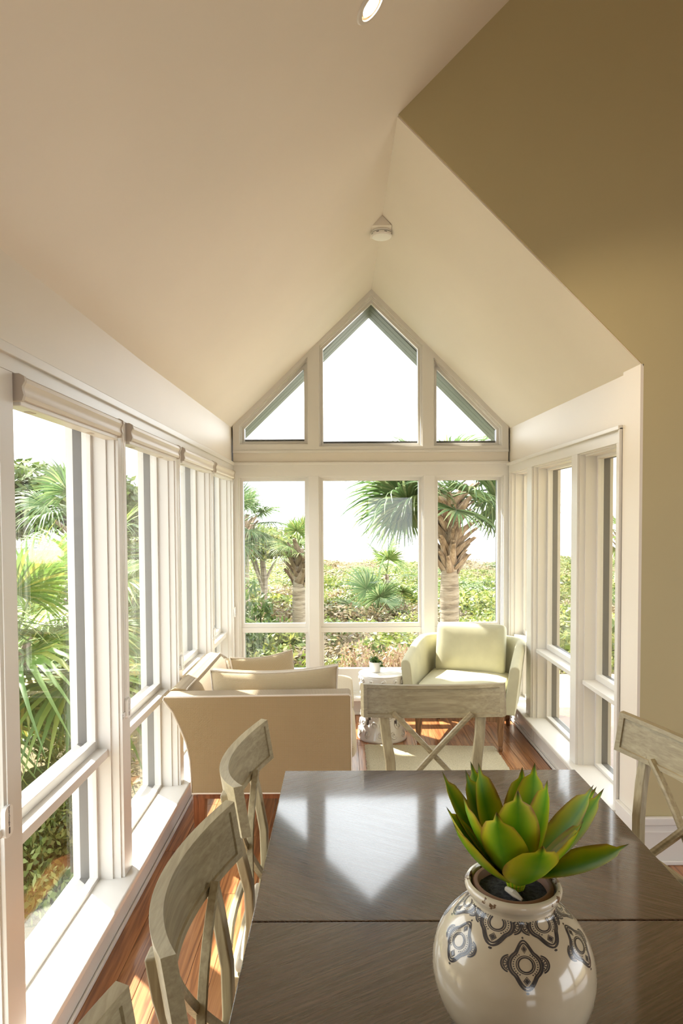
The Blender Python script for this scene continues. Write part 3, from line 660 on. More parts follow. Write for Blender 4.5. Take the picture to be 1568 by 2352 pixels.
# ------------------------------------------------------------------ armchair
t = thing('armchair', 'pale sage upholstered armchair with wooden legs in the right corner', 'armchair', (0.93, 5.09, 0), R_(-19.6))
st = []
for k in range(8): st.append((-0.335 - 0.012*(1-k/7), -0.34 + 0.44*k/7, (-1, 0)))
for k in range(1, 9):
    a = R_(180 - 90*k/8); st.append((-0.175 + 0.16*math.cos(a), 0.16 + 0.16*math.sin(a), (math.cos(a), math.sin(a))))
st2 = [(-x_, y_, (-n[0], n[1])) for x_, y_, n in reversed(st)]
st = st + [(0.0, 0.322, (0, 1))] + st2
rings = []
for x_, y_, n in st:
    f = min(1, max(0, (y_+0.34)/0.55)); top = 0.60 + 0.10*math.sin(f*PI/2); fl_ = 0.045
    nn = Vector((n[0], n[1], 0)); p = Vector((x_, y_, 0)); zb = 0.262
    def pt(off, z): 
        return tuple(p + nn*(off + fl_*(z-zb)/0.4) + Vector((0, 0, z)))
    rings.append([pt(-0.035, zb), pt(-0.035, top-0.06), pt(-0.033, top-0.022), pt(-0.02, top-0.004), pt(0.0, top), pt(0.022, top-0.004), pt(0.036, top-0.022), pt(0.04, top-0.06), pt(0.04, zb)])
MB().loft(rings).build('shell', M['sage'], t, True, bevel=0.008, angle=50)
soft_box(-0.302, 0.302, -0.375, 0.27, 0.325, 0.435, 0.025).build('seat_cushion', M['sage'], t, True, angle=60)
MB().box(-0.315, 0.315, -0.35, 0.29, 0.245, 0.332).build('seat_deck', M['sage'], t, True, bevel=0.012)
o = soft_box(-0.265, 0.265, -0.19, 0.19, -0.085, 0.05, 0.03, 12, 0.13).build('back_cushion', M['sage'], t, True, angle=60)
o.location = (0.0, 0.195, 0.615); o.rotation_euler = (R_(76), 0, 0)
MB().box(-0.30, 0.30, -0.335, 0.30, 0.205, 0.248).build('wood_frame', M['legwood'], t, True, bevel=0.004)
for sx in (-1, 1):
    MB().sweep([(sx*0.29, -0.32, 0.25), (sx*0.29, -0.32, 0.12), (sx*0.29, -0.325, 0.035)], rect(-0.024, 0.024, -0.024, 0.024), (1,0,0), [1, 0.85, 0.55]).build('front_leg', M['legwood'], t, False, bevel=0.002)
    MB().lathe([(0.010, 0.036), (0.015, 0.026), (0.016, 0.012), (0.011, 0.0)], 14, (sx*0.29, -0.325, 0)).build('foot', M['legwood'], t)
    MB().sweep([(sx*0.275, 0.275, 0.25), (sx*0.275, 0.29, 0.12), (sx*0.275, 0.315, 0.0)], rect(-0.023, 0.023, -0.023, 0.023), (1,0,0), [1, 0.85, 0.6]).build('rear_leg', M['legwood'], t, False, bevel=0.002)

# ------------------------------------------------------------------ garden stool with scroll relief, and the potted succulent on it
t = thing('garden_stool', 'white ceramic drum stool with raised scrolls beside the armchair', 'side table', (0.293, 5.03, 0))
H_ = 0.478
def dr(z):
    f = z/H_; return 0.151 + 0.036*abs(1-2*f)**1.6 * (1.0 if f < 0.5 else 0.62)
n = 72; prof = [0.0, 0.012] + [0.02+0.44*i/22 for i in range(23)] + [0.468, 0.478]
mb = MB(); g = []
for z in prof:
    r = dr(z) - (0.004 if z in (0.0, 0.478) else 0); g.append(len(mb.v)); mb.v += [(r*math.cos(2*PI*i/n), r*math.sin(2*PI*i/n), z) for i in range(n)]
holes = set()
for k in range(9):
    for (j0, j1) in ((17, 21), (7, 11)):
        c0 = int(k*n/9 + (4 if j0 == 7 else 0))
        for j in range(j0, j1):
            for d in range(2): holes.add((j, (c0 + d + (j-j0)//2) % n))
for j in range(len(prof)-1):
    for i in range(n):
        if (j, i) in holes: continue
        mb.f.append((g[j]+i, g[j]+(i+1) % n, g[j+1]+(i+1) % n, g[j+1]+i))
o = mb.build('drum', M['ceramic'], t, True, angle=60); sd = o.modifiers.new('wall', 'SOLIDIFY'); sd.thickness = 0.012
MB().lathe([(0.002, 0.470), (0.16, 0.470), (dr(H_)-0.001, 0.474), (dr(H_)+0.001, 0.479), (dr(H_)-0.006, 0.484), (0.10, 0.4855), (0.002, 0.486)], 72).build('top', M['ceramic'], t, True)
mb = MB(); sr = random.Random(5)
for row, (zc, m_) in enumerate(((0.06, 11), (0.125, 11), (0.19, 10), (0.255, 10), (0.32, 10), (0.385, 11), (0.44, 12))):
    for k in range(m_):
        a0 = 2*PI*(k + 0.5*(row % 2))/m_; sz = 0.028 if row < 6 else 0.02; sp = 1 if (k+row) % 2 else -1; ph = sr.random()*6
        pts = []
        for q in range(17):
            th_ = q/16*2.6*PI; r = sz*(0.18 + 0.82*q/16); u, v = r*math.cos(th_*sp+ph), r*math.sin(th_*sp+ph)
            z = min(max(zc+v, 0.008), 0.474); rr = dr(z) + 0.002; a = a0 + u/rr; pts.append((rr*math.cos(a), rr*math.sin(a), z))
        mb.tube(pts, 0.0062, 6)
mb.build('scroll_relief', M['ceramic'], t, True, angle=80, kind='stuff')

t = thing('potted_succulent', 'small white pot of dark green succulents on the drum stool', 'plant', (0.243, 5.03, 0.486))
MB().lathe([(0.034, 0), (0.038, 0.004), (0.046, 0.07), (0.047, 0.076), (0.043, 0.076), (0.041, 0.064), (0.001, 0.064)], 32).build('pot', M['ceramic'], t)
mb = MB(); sr = random.Random(9)
def leaflet(mb, base, d, L, wd, up=Vector((0,0,1))):
    d = Vector(d).normalized(); sd = d.cross(up); sd = sd.normalized() if sd.length > 1e-4 else Vector((1,0,0)); nn = sd.cross(d)
    b = Vector(base)
    mb.add([b, b+d*L*0.5+sd*wd-nn*0.001, b+d*L*0.5+nn*wd*0.45, b+d*L*0.5-sd*wd, b+d*L+nn*L*0.06, b+d*L*0.5-nn*wd*0.3], [(0,1,2),(0,2,3),(1,4,2),(2,4,3),(0,5,1),(0,3,5),(1,5,4),(3,4,5)])
for cx, cy, cz, rr in ((-0.012, 0.0, 0.085, 0.032), (0.024, -0.012, 0.078, 0.03), (0.0, 0.02, 0.095, 0.03), (-0.024, -0.015, 0.095, 0.026), (0.034, 0.015, 0.068, 0.026), (0.042, -0.02, 0.052, 0.022)):
    for q in range(20):
        el = 0.1 + 1.3*q/20; az = q*2.4
        leaflet(mb, (cx, cy, cz-0.012), (math.cos(az)*math.cos(el), math.sin(az)*math.cos(el), math.sin(el)), rr*(1.35-0.3*q/20), rr*0.32)
    mb.tube([(cx*0.4, cy*0.4, 0.06), (cx, cy, cz-0.01)], 0.004, 6)
mb.build('succulent_leaves', M['succ'], t, False, kind='stuff')

# ------------------------------------------------------------------ rug
mb = MB(); rr_ = random.Random(2)
nx, ny = 60, 80; x0, x1, y0, y1 = 0.155, 1.075, 3.55, 4.84
for j in range(ny+1):
    for i in range(nx+1):
        u, v = i/nx, j/ny; e = min(u, 1-u, v, 1-v); jit = 0.004 if e < 1e-6 else 0
        mb.v.append((x0+(x1-x0)*u + rr_.uniform(-jit, jit), y0+(y1-y0)*v - 0.05*u*v + rr_.uniform(-jit, jit), 0.003 if e < 1e-6 else 0.011 + rr_.uniform(-0.0015, 0.0015)))
for j in range(ny):
    for i in range(nx): a = j*(nx+1)+i; mb.f.append((a, a+1, a+nx+2, a+nx+1))
o = len(mb.v); mb.box(x0+0.01, x1-0.01, y0+0.01, y1-0.07, 0.0, 0.004)
tag(mb.build('area_rug', M['rug'], None, True, angle=80), 'cream flecked wool rug on the oak floor before the armchair', 'rug')

# ------------------------------------------------------------------ patterned vase with agave
VX, VY, VZ = 0.284, 1.125, 0.76
t = thing('patterned_vase', 'cream glazed round vase with charcoal medallion pattern on the dark table', 'vase', (VX, VY, VZ))
vp = [(0.060, 0.0), (0.076, 0.003), (0.100, 0.022), (0.122, 0.055), (0.1325, 0.092), (0.133, 0.122), (0.127, 0.150), (0.114, 0.175), (0.095, 0.197), (0.079, 0.210), (0.071, 0.218), (0.0685, 0.226)]
def spl(p, m=6):
    out = []
    for i in range(len(p)-1):
        a, b, c, d = p[max(i-1, 0)], p[i], p[i+1], p[min(i+2, len(p)-1)]
        for k in range(m):
            f = k/m; out.append(tuple(0.5*((2*b[q]) + (-a[q]+c[q])*f + (2*a[q]-5*b[q]+4*c[q]-d[q])*f*f + (-a[q]+3*b[q]-3*c[q]+d[q])*f**3) for q in (0, 1)))
    return out + [p[-1]]
vpf = spl(vp)
MB().lathe(vpf, 96).build('body', M['vase'], t, True, angle=60)
MB().lathe([(0.0680, 0.224), (0.0700, 0.231), (0.0765, 0.237), (0.0795, 0.243), (0.0795, 0.248), (0.0765, 0.2525), (0.0720, 0.253), (0.0695, 0.249), (0.0685, 0.236), (0.062, 0.205)], 80, caps=False).build('rim', M['rim'], t, True, angle=60)
MB().lathe([(0.050, 0.17), (0.061, 0.215), (0.066, 0.237), (0.0665, 0.247), (0.063, 0.2505), (0.058, 0.2495), (0.056, 0.243), (0.054, 0.230)], 64, caps=False).build('inner_pot', M['terracotta'], t, True, angle=60, label='terracotta inner pot')
mb = MB(); sr = random.Random(4)
rings = [[(r*math.cos(2*PI*i/36)*1.0, r*math.sin(2*PI*i/36), 0.236 + 0.003*sr.random() + 0.006*(1-r/0.056)) for i in range(36)] for r in (0.056, 0.046, 0.036, 0.026, 0.016, 0.006)]
mb.loft(rings).build('soil', M['soil'], t, True, angle=80)
# painted motifs: flat glaze lines laid on the body
arcl = [0.0]
for a, b in zip(vpf, vpf[1:]): arcl.append(arcl[-1] + math.hypot(b[0]-a[0], b[1]-a[1]))
def on_vase(ang, sdist, off=0.00035):
    L = arcl[-1] - sdist; i = 0
    while i < len(arcl)-2 and arcl[i+1] < L: i += 1
    f = (L-arcl[i])/(arcl[i+1]-arcl[i]); r = vpf[i][0]*(1-f)+vpf[i+1][0]*f; z = vpf[i][1]*(1-f)+vpf[i+1][1]*f
    dr_, dz_ = vpf[i+1][0]-vpf[i][0], vpf[i+1][1]-vpf[i][1]; k = math.hypot(dr_, dz_); nr, nz = dz_/k, -dr_/k
    return ((r+off*nr)*math.cos(ang), (r+off*nr)*math.sin(ang), z+off*nz), r
def motif(mb, ang0, sc, S=1.0, clip=None):
    """u sideways, v downwards (metres) around the medallion centre at angle ang0, sc metres below the neck"""
    rc = on_vase(0, sc)[1]
    def P(u, v):
        return on_vase(ang0 + u/rc, sc + v*0.74)[0]
    def strip(pts, w_, closed=True):
        m = len(pts)
        ids = []
        for i in range(m):
            a = Vector(pts[i-1 if closed or i else 0]); b = Vector(pts[(i+1) % m if closed or i < m-1 else i]); d = (b-a).normalized(); nn = Vector((-d.y, d.x))
            p = Vector(pts[i]); q0, q1 = p+nn*w_/2, p-nn*w_/2
            if clip is not None and (sc + p.y*0.74 < clip): ids.append(None); continue
            o = len(mb.v); mb.v += [P(q0.x, q0.y), P(q1.x, q1.y)]; ids.append(o)
        for i in range(m if closed else m-1):
            j = (i+1) % m
            if ids[i] is None or ids[j] is None: continue
            mb.f.append((ids[i], ids[j], ids[j]+1, ids[i]+1))
    def disc(u, v, r):
        if clip is not None and sc+(v-r)*0.74 < clip: return
        o = len(mb.v); mb.v.append(P(u, v)); mb.v += [P(u+r*math.cos(2*PI*k/8), v+r*math.sin(2*PI*k/8)) for k in range(8)]
        for k in range(8): mb.f.append((o, o+1+k, o+1+(k+1) % 8))
    def ell(rx, ry, m=40): return [(rx*math.cos(2*PI*k/m), ry*math.sin(2*PI*k/m)) for k in range(m)]
    def ogee(wx, hy):
        pts = []
        for k in range(64):
            a = 2*PI*k/64; c, s_ = math.cos(a), math.sin(a)
            pts.append((wx*c, wx*1.02*s_ + math.copysign((hy-wx*1.02)*max(0, (abs(s_)-0.78)/0.22)**1.6, s_) if abs(s_) > 0.78 else wx*1.02*s_))
        return pts
    lw = 0.0022*S
    strip(ell(0.0105*S, 0.0125*S), lw*1.1); strip(ell(0.0135*S, 0.0155*S), lw*0.7)
    strip(ogee(0.0215*S, 0.038*S), lw*1.2); strip(ogee(0.0250*S, 0.043*S), lw*1.5)
    for k in range(30):
        a = 2*PI*k/30
        if abs(math.sin(a)) > 0.9: continue
        disc(0.0176*S*math.cos(a), 0.0196*S*math.sin(a), 0.00115*S)
    for sg in (-1, 1):
        cv = sg*0.0275*S
        dm = [(0, cv-0.0075*S), (0.0042*S, cv), (0, cv+0.0075*S), (-0.0042*S, cv)]
        if not (clip is not None and sc+(cv-0.008)*0.74 < clip):
            o = len(mb.v); mb.v += [P(u*0.72, cv+(v-cv)*0.72) for u, v in dm]; mb.f.append((o, o+1, o+2, o+3)); strip(dm, lw*0.6)
            disc(0, sg*0.048*S, 0.0021*S)
        for rr, lw2 in ((0.0135, 1.2), (0.0105, 0.8), (0.005, 0.7)):
            strip([(sg*0.0225*S + sg*rr*S*math.cos(R_(-78+156*k/20))*0.95, rr*S*1.1*math.sin(R_(-78+156*k/20))) for k in range(21)], lw*lw2, False)
        for k in range(5):
            a = R_(-60+30*k); strip([(sg*(0.0225+0.0058*math.cos(a))*S, 0.0063*S*math.sin(a)), (sg*(0.0225+0.0092*math.cos(a))*S, 0.0100*S*math.sin(a))], lw*0.8, False)
mb = MB()
for k in range(6):
    motif(mb, R_(-88 - 6 + 60*k), 0.063, 1.04)
    motif(mb, R_(-88 - 6 + 30 + 60*k), 0.0105, 1.08, clip=0.003)
mb.build('painted_medallions', M['motif'], t, False, label='charcoal medallions with rings, dots and diamonds')

def at_px(x, y, Y):
    d = RM @ Vector(((x-784)/1568, 1, -(y-1248.8)/1568)); k = Y/d.y; return Vector((d.x*k, Y, HC + d.z*k))
t = thing('agave_plant', 'broad-leaved green agave with spiny tips growing in the patterned vase', 'plant', (VX, VY, VZ+0.24))
B0 = Vector((VX+0.004, VY-0.004, VZ+0.262))
tips = [(1014,1769,.07,.046,.3), (1068,1767,.07,.052,.2), (1080,1748,.12,.044,.15), (1098,1751,.06,.050,.2), (1063,1827,-.02,.052,.3), (1024,1852,.02,.044,.4), (1040,1889,-.04,.046,.5),
        (1140,1864,-.09,.060,.35), (1189,1814,-.04,.056,.25), (1199,1761,.08,.046,.1), (1228,1751,.05,.048,.1), (1257,1790,.01,.050,.2), (1247,1942,-.115,.068,.55), (1336,1895,-.06,.056,.4),
        (1363,1802,.02,.054,.25), (1387,1810,.05,.050,.25), (1340,1884,-.035,.050,.3), (1445,1938,.0,.058,.35), (1370,1806,.10,.044,.2)]
for i, (tx, ty, dy, wd, bow_) in enumerate(tips):
    wd *= 1.3
    tip = at_px(tx, ty, VY+dy); ax = Vector((tip.x-B0.x, tip.y-B0.y, 0)); ho = ax.length; ax = ax.normalized() if ho > 1e-4 else Vector((0,-1,0))
    b = B0 + ax*0.012 + Vector((0, 0, -0.006+0.004*(i % 3))); L = (tip-b).length
    d = (tip-b).normalized(); up = Vector((0,0,1)); inn = (up*0.6 - ax*0.9); inn = (inn - inn.dot(d)*d).normalized(); sd = d.cross(inn).normalized()
    ctrl = (b+tip)/2 - inn*L*0.16*(0.6+bow_)
    mb = MB(); mb.uv = []; ns, nc = 18, 6; rings = []
    for a in range(ns+1):
        f = a/ns; p = b*(1-f)**2 + ctrl*2*f*(1-f) + tip*f*f
        pr_ = (0.30 + 0.70*math.sin(min(1, f/0.52)*PI/2)) if f < 0.52 else max(0.0, math.cos((f-0.52)/0.48*PI/2))**0.85
        if f > 0.86: pr_ = min(pr_, 0.22*(1-f)/0.14 + 0.025)
        hw = wd/2*pr_; th = 0.0045*(1-f*0.7)*min(1, pr_*3+0.1)
        top = []; bot = []
        for c in range(nc+1):
            u = -1 + 2*c/nc; cup = 0.30*hw*u*u
            top.append((p + sd*hw*u + inn*(cup + th*(1-u*u)*0.3), (u*0.5+0.5, f))); bot.append((p + sd*hw*u + inn*(cup - th*(1-u*u)), (u*0.5+0.5, f)))
        row = top + bot[-2:0:-1]; rings.append([q[0] - Vector((VX, VY, VZ+0.24)) for q in row]); mb.uv += [q[1] for q in row]
    mb.loft(rings); mb.build('leaf', M['agave'], t, True, angle=70)
MB().lathe([(0.012, -0.008), (0.016, 0.006), (0.020, 0.024), (0.008, 0.034)], 16, (0.004, -0.004, 0.004)).build('stem', M['agave'], t).data.uv_layers.new(name='uv')
mb = MB(); mb.tube([(-0.014, -0.014, 0.006), (-0.006, -0.032, 0.008), (0.004, -0.044, 0.004)], 0.006, 8, scale=[0.7, 1, 0.4]).build('offshoot', M['seatpad'], t, label='pale dry bud at the foot of the stem')

# ------------------------------------------------------------------ outdoors
def terrain(x, y):
    r = y
    z = -0.42 - 0.022*max(0, y-5) if y < 30 else -0.97 - 0.012*(y-30)
    z += 0.10*noise.noise(Vector((x*0.25, y*0.25, 0))) * min(1, max(0, (y-7)/6))
    if y > 44: z = max(-1.15, z) - 0.09*(y-44)
    return max(z, -4.0)
s = struct('ground'); mb = MB(); nx, ny = 70, 70
ys = [-6 + 14*j/18 for j in range(19)] + [8 + 62*(j/51)**1.3 for j in range(1, 52)]
for y in ys:
    for i in range(nx+1):
        x_ = -40 + 80*i/nx; x_ = math.copysign(abs(x_/40)**1.5*40, x_); mb.v.append((x_, y, terrain(x_, y) if not (-1.2 < x_ < 1.6 and y < 5.9) else -0.45))
for j in range(len(ys)-1):
    for i in range(nx): a = j*(nx+1)+i; mb.f.append((a, a+1, a+nx+2, a+nx+1))
mb.build('soil_surface', M['ground'], s, True, angle=80)
s = struct('beach'); MB().add([(-200, 55, -2.2), (200, 55, -2.2), (200, 110, -3.0), (-200, 110, -3.0)], [(0,1,2,3)]).build('sand_strip', M['sand'], s, False)
s = struct('sea'); MB().add([(-3000, 95, -2.9), (3000, 95, -2.9), (3000, 2900, -2.9), (-3000, 2900, -2.9)], [(0,1,2,3)]).build('water_surface', M['sea'], s, False)
s = struct('patio')
for i in range(4):
    for j in range(7):
        MB().box(1.66+i*0.92, 1.66+i*0.92+0.914, 1.0+j*0.92, 1.0+j*0.92+0.914, -0.32, -0.09-0.002*((i+j) % 2)).build('paver', M['patio'], s, False, bevel=0.004)
s = struct('outside_wall'); MB().box(-1.13, -1.10, -4, 5.85, -0.6, 0.13).build('left_plinth', M['siding'], s, False)
MB().box(-1.13, 1.6, 5.85, 5.88, -0.6, 0.13).build('far_plinth', M['siding'], s, False)
MB().box(-1.32, -1.13, 0.5, 6.0, -0.44, -0.36).build('gravel_strip', M['siding'], s, False)

def fan_mesh(seed, pet, fan, nl, m, spread=135, droop=0.35, wd=0.045):
    """petiole along +X from the origin, then a fan of folded leaflets; gravity droop along -Z"""
    r = random.Random(seed); mb = MB()
    mb.tube([(0, 0, 0), (pet*0.5, 0, 0.02*pet), (pet, 0, 0)], 0.014, 5, scale=[1.5, 1, 0.7], side=(0, 0, 1))
    for k in range(nl):
        f = -1 + 2*k/(nl-1); a = R_(spread*f + r.uniform(-2, 2)); L = fan*(1.0 - 0.32*abs(f)**1.5)*r.uniform(0.9, 1.06)
        d = Vector((math.cos(a), math.sin(a), 0.10*math.sin(abs(f)*3))); sd = Vector((-math.sin(a), math.cos(a), 0)); o = len(mb.v); m_ = 5
        dr_ = droop*r.uniform(0.6, 1.5)
        for q in range(m_+1):
            g_ = q/m_; p = Vector((pet, 0, 0)) + d*(L*g_) + Vector((0, 0, -dr_*L*max(0, g_-0.35)**2*1.6 - 0.06*fan*math.cos(a)*g_))
            hw = wd*fan*(0.25+1.4*g_ if g_ < 0.45 else 0.88*(1-(g_-0.45)/0.55)+0.02)*0.9
            mb.v += [tuple(p - sd*hw + Vector((0,0,hw*0.35))), tuple(p), tuple(p + sd*hw + Vector((0,0,hw*0.35)))]
        for q in range(m_):
            b = o+q*3; mb.f += [(b, b+1, b+4, b+3), (b+1, b+2, b+5, b+4)]
    me_o = mb.build('frond', m, None, True, angle=80); C.objects.unlink(me_o); return me_o
FANS = {k: [fan_mesh(11*i+len(k), 0.62, 0.82, 44, M[k], 128+6*i, 0.28+0.16*i, 0.034) for i in range(3)] for k in ('frond', 'frond_dark', 'frond_gold')}
def add_frond(parent, kind, i, loc, az, el, sc, roll=0.0):
    c = FANS[kind][i % 3].copy(); C.objects.link(c); c.parent = parent; c.location = loc; c.scale = (sc, sc, sc)
    c.rotation_euler = (Matrix.Rotation(az, 3, 'Z') @ Matrix.Rotation(-el, 3, 'Y') @ Matrix.Rotation(roll, 3, 'X')).to_euler(); return c
def boot_mesh():
    mb = MB(); rings = []
    for f, wd, th in ((0, 0.075, 0.02), (0.3, 0.055, 0.022), (0.7, 0.036, 0.018), (1, 0.026, 0.012)):
        x_ = 0.06*f + 0.05*f*f; z = 0.30*f
        rings.append([(x_-th, -wd, z), (x_+th*0.3, -wd*0.6, z), (x_+th, 0, z), (x_+th*0.3, wd*0.6, z), (x_-th, wd, z), (x_-th*0.4, 0, z)])
    o = mb.loft(rings).build('leaf_base', M['boot'], None, False); C.objects.unlink(o); return o
BOOT = boot_mesh()
def palm(name, label, base, hs, ht, r, nf, kind, seed, sc=1.0, boots=36, keys=(), lean=(0, 0), group=None, emax=75, emin=-48):
    q = random.Random(seed); t = thing(name, label, 'palm tree', base, 0, group)
    def ax(z): f = z/ht; return Vector((lean[0]*f*f, lean[1]*f*f, z))
    prof = []; n = 20
    rings = []
    zs = [0, 0.15] + [0.15 + (ht-0.15)*k/14 for k in range(1, 15)]
    for z in zs:
        rr = r*(1.35 if z == 0 else 1.0 + 0.03*math.sin(z*23))*(0.85 if z > hs else 1); c = ax(z)
        rings.append([(c.x+rr*math.cos(2*PI*k/n), c.y+rr*math.sin(2*PI*k/n), z) for k in range(n)])
    MB().loft(rings).build('trunk', M['bark'], t, True, angle=80)
    for k in range(boots):
        f = k/max(1, boots-1); z = hs + (ht-hs-0.1)*f; a = k*2.39996; c = ax(z); b = BOOT.copy(); C.objects.link(b); b.parent = t
        b.location = c + Vector((math.cos(a), math.sin(a), 0))*r*0.8; s_ = r/0.125*q.uniform(0.85, 1.25)
        b.scale = (s_, s_, s_); b.rotation_euler = (Matrix.Rotation(a, 3, 'Z') @ Matrix.Rotation(q.uniform(-.5, .5), 3, 'X') @ Matrix.Rotation(q.uniform(0.05, 0.5), 3, 'Y')).to_euler()
    top = ax(ht)
    for k in range(nf):
        f = k/(nf-1); el = R_(emax - (emax-emin)*f**0.8 + q.uniform(-9, 9)); az = k*2.39996 + q.uniform(-.3, .3)
        add_frond(t, kind, q.randrange(3), top + Vector((0, 0, 0.1-0.25*f)), az, el, sc*q.uniform(0.85, 1.08), q.uniform(-.5, .5))
    for az, el, s_, ro in keys: add_frond(t, kind, q.randrange(3), top, R_(az), R_(el), s_, ro)
    return t
palm('sabal_palm', 'tall sabal palm with shaggy boots behind the right far window', (1.42, 9.0, terrain(1.42, 9)-0.05), 1.45, 2.5, 0.125, 18, 'frond_dark', 3, 0.85, 70, emin=-18, emax=62,
     keys=((182, 2, 1.05, 0.9), (176, 16, 1.0, 0.6), (200, -10, 1.0, 0.7), (170, -14, 0.95, 1.0), (10, 6, 1.0, -0.8), (-20, -12, 1.05, -0.8)))
palm('sabal_palm', 'slender sabal palm at the right edge of the left far pane', (-0.70, 11.0, terrain(-0.66, 11)-0.05), 1.15, 1.75, 0.105, 14, 'frond', 8, 0.42, 24, emin=-10)
palm('sabal_palm', 'palm crown rising at the left edge of the left far pane', (-1.78, 12.2, terrain(-1.6, 12)-0.05), 1.6, 2.2, 0.12, 16, 'frond_dark', 12, 0.62, 20, emin=-35)
palm('young_palm', 'small fan palm on a thin stem among the dune shrubs', (1.02, 15.5, terrain(1, 15.5)), 0.6, 1.0, 0.06, 10, 'frond', 15, 0.75, 8, emax=80)
palm('young_palm', 'low trunkless fan palm in front of the thin-stemmed one', (0.72, 14.0, terrain(0.7, 14)), 0.1, 0.25, 0.06, 11, 'frond_dark', 21, 0.85, 4, emax=85)
palm('sabal_palm', 'yellow-tipped palm with few fronds seen through the nearest right pane', (8.3, 20.5, terrain(8, 20)), 1.3, 1.95, 0.1, 12, 'frond_gold', 25, 0.8, 10)
GP = 'fan palmettos outside the left windows'
palm('fan_palmetto', 'tall palmetto with golden fronds outside the nearest left window', (-2.6, 5.2, -0.45), 0.7, 1.15, 0.10, 16, 'frond_gold', 31, 0.72, 14, emax=65, group=GP, lean=(0.25, -0.3),
     keys=((-60, 5, 1.0, 0.4), (-100, 20, 1.0, 0.3), (-30, -15, 1.0, 0.2)))
palm('fan_palmetto', 'low palmetto with large stiff green fans by the left window sill', (-2.55, 4.75, -0.45), 0.1, 0.3, 0.07, 12, 'frond', 37, 0.8, 4, group=GP, emax=80)
palm('fan_palmetto', 'bushy palmetto filling the second left window', (-2.75, 7.4, -0.5), 0.8, 1.3, 0.10, 15, 'frond_gold', 41, 0.85, 12, emax=60, group=GP)
palm('fan_palmetto', 'palmetto with pale fans outside the third left window', (-2.2, 9.3, -0.5), 0.5, 1.0, 0.10, 14, 'frond', 43, 0.9, 10, group=GP)
palm('sabal_palm', 'dark-crowned palm behind the golden palmetto on the left', (-3.75, 9.6, -0.5), 1.4, 2.1, 0.12, 16, 'frond_dark', 47, 0.8, 14)

def bush_mesh(seed, nleaf, lumps, m, leaf=0.055, flat=0.75, nm='shrub'):
    q = random.Random(seed); mb = MB()
    L = [(Vector((q.uniform(-.55, .55), q.uniform(-.55, .55), q.uniform(0.1, 0.5))), q.uniform(0.28, 0.5)) for _ in range(lumps)]
    for k in range(nleaf):
        c, r = q.choice(L); d = Vector((q.gauss(0, 1), q.gauss(0, 1), q.gauss(0.25, 1))).normalized()
        p = c + d*r*q.uniform(0.72, 1.08)
        if p.z < 0: p.z = q.uniform(0, 0.15)
        p.z *= flat
        a = Vector((q.gauss(0, 1), q.gauss(0, 1), q.gauss(0.3, 0.8))).normalized(); b = a.cross(d); b = b.normalized() if b.length > 0.05 else Vector((1,0,0)); s_ = leaf*q.uniform(0.6, 1.25)
        o = len(mb.v); mb.v += [tuple(p - a*s_), tuple(p + b*s_*0.45), tuple(p + a*s_), tuple(p - b*s_*0.45)]; mb.f.append((o, o+1, o+2, o+3))
    me_o = mb.build(nm, m, None, False); C.objects.unlink(me_o); return me_o
M['bush_p'] = leafmat('pinkish_brown_leaves', [(0.22, 0.12, 0.07), (0.36, 0.22, 0.13), (0.44, 0.31, 0.21), (0.26, 0.24, 0.10)])
BU = [bush_mesh(1, 2600, 9, M['bush_y']), bush_mesh(2, 2600, 9, M['bush_g']), bush_mesh(3, 2600, 9, M['bush_b'], 0.045), bush_mesh(4, 2600, 8, M['bush_y'], 0.045), bush_mesh(5, 2800, 9, M['bush_d']), bush_mesh(6, 4200, 9, M['bush_p'], 0.03)]
LB = ['yellow-green leafy shrub on the dune', 'mid-green leafy shrub on the dune', 'brownish twiggy shrub on the dune', 'fine-leaved yellow-green shrub mound on the dune', 'dark green dense shrub in the shade']
def shrub(i, x_, y_, sx, sz, label=None, group=None, rz=None):
    c = BU[i].copy(); C.objects.link(c); c.name = 'shrub'; c.location = (x_, y_, terrain(x_, y_)-0.06 if y_ > 6 else -0.46); c.scale = (sx, sx*rnd.uniform(0.85, 1.15), sz)
    c.rotation_euler = (0, 0, rnd.uniform(0, 6.28) if rz is None else rz); tag(c, label or LB[i], 'shrub', group or 'dune shrubs: ' + LB[i]); return c
def dune_shrub(k, x_, yy, s_, sz):
    a = x_/yy
    pane = 'left side windows' if a < -0.15 else 'left far pane' if a < -0.04 else 'middle far pane' if a < 0.11 else 'right far pane' if a < 0.235 else 'right side windows'
    far = 'near' if yy < 13 else 'mid-distance' if yy < 24 else 'distant'
    l = far + ' ' + LB[k].replace(' on the dune', '') + ' through the ' + pane
    shrub(k, x_, yy, s_, sz, l, l.replace(' shrub', ' shrubs', 1))
br = random.Random(19)
y_ = 8.2
cnt = 0
while y_ < 42:
    half = 0.5*y_ + 1.0; step = 0.95 + y_*0.045; x_ = -0.47*y_ - 0.5 if y_ > 12 else -0.17*y_
    while x_ < 0.43*y_ + 0.8:
        if not (1.0 < x_ < 5.6 and y_ < 8.6) and br.random() < 0.86 - 0.012*max(0, y_-20):
            k = br.choices((0, 1, 2, 3), (4, 2.2, 2.4, 3))[0]; s_ = (0.85 + y_*0.026)*br.uniform(0.7, 1.25)
            dune_shrub(k, x_ + br.uniform(-.3, .3), y_ + br.uniform(-.4, .4), s_, br.uniform(0.7, 1.15)*(1.0 if y_ < 25 else 0.8)); cnt += 1
        x_ += step*br.uniform(0.85, 1.15)
    y_ += step*0.92
shrub(5, 0.42, 7.7, 0.66, 1.3, 'pinkish-brown twiggy shrub just beyond the middle far pane, behind the drum stool', 'brown shrub outside the far pane')
shrub(0, -0.1, 8.3, 0.6, 0.8, 'yellow-green shrub just beyond the middle far pane, left of the pinkish-brown one', 'green shrub outside the far pane')
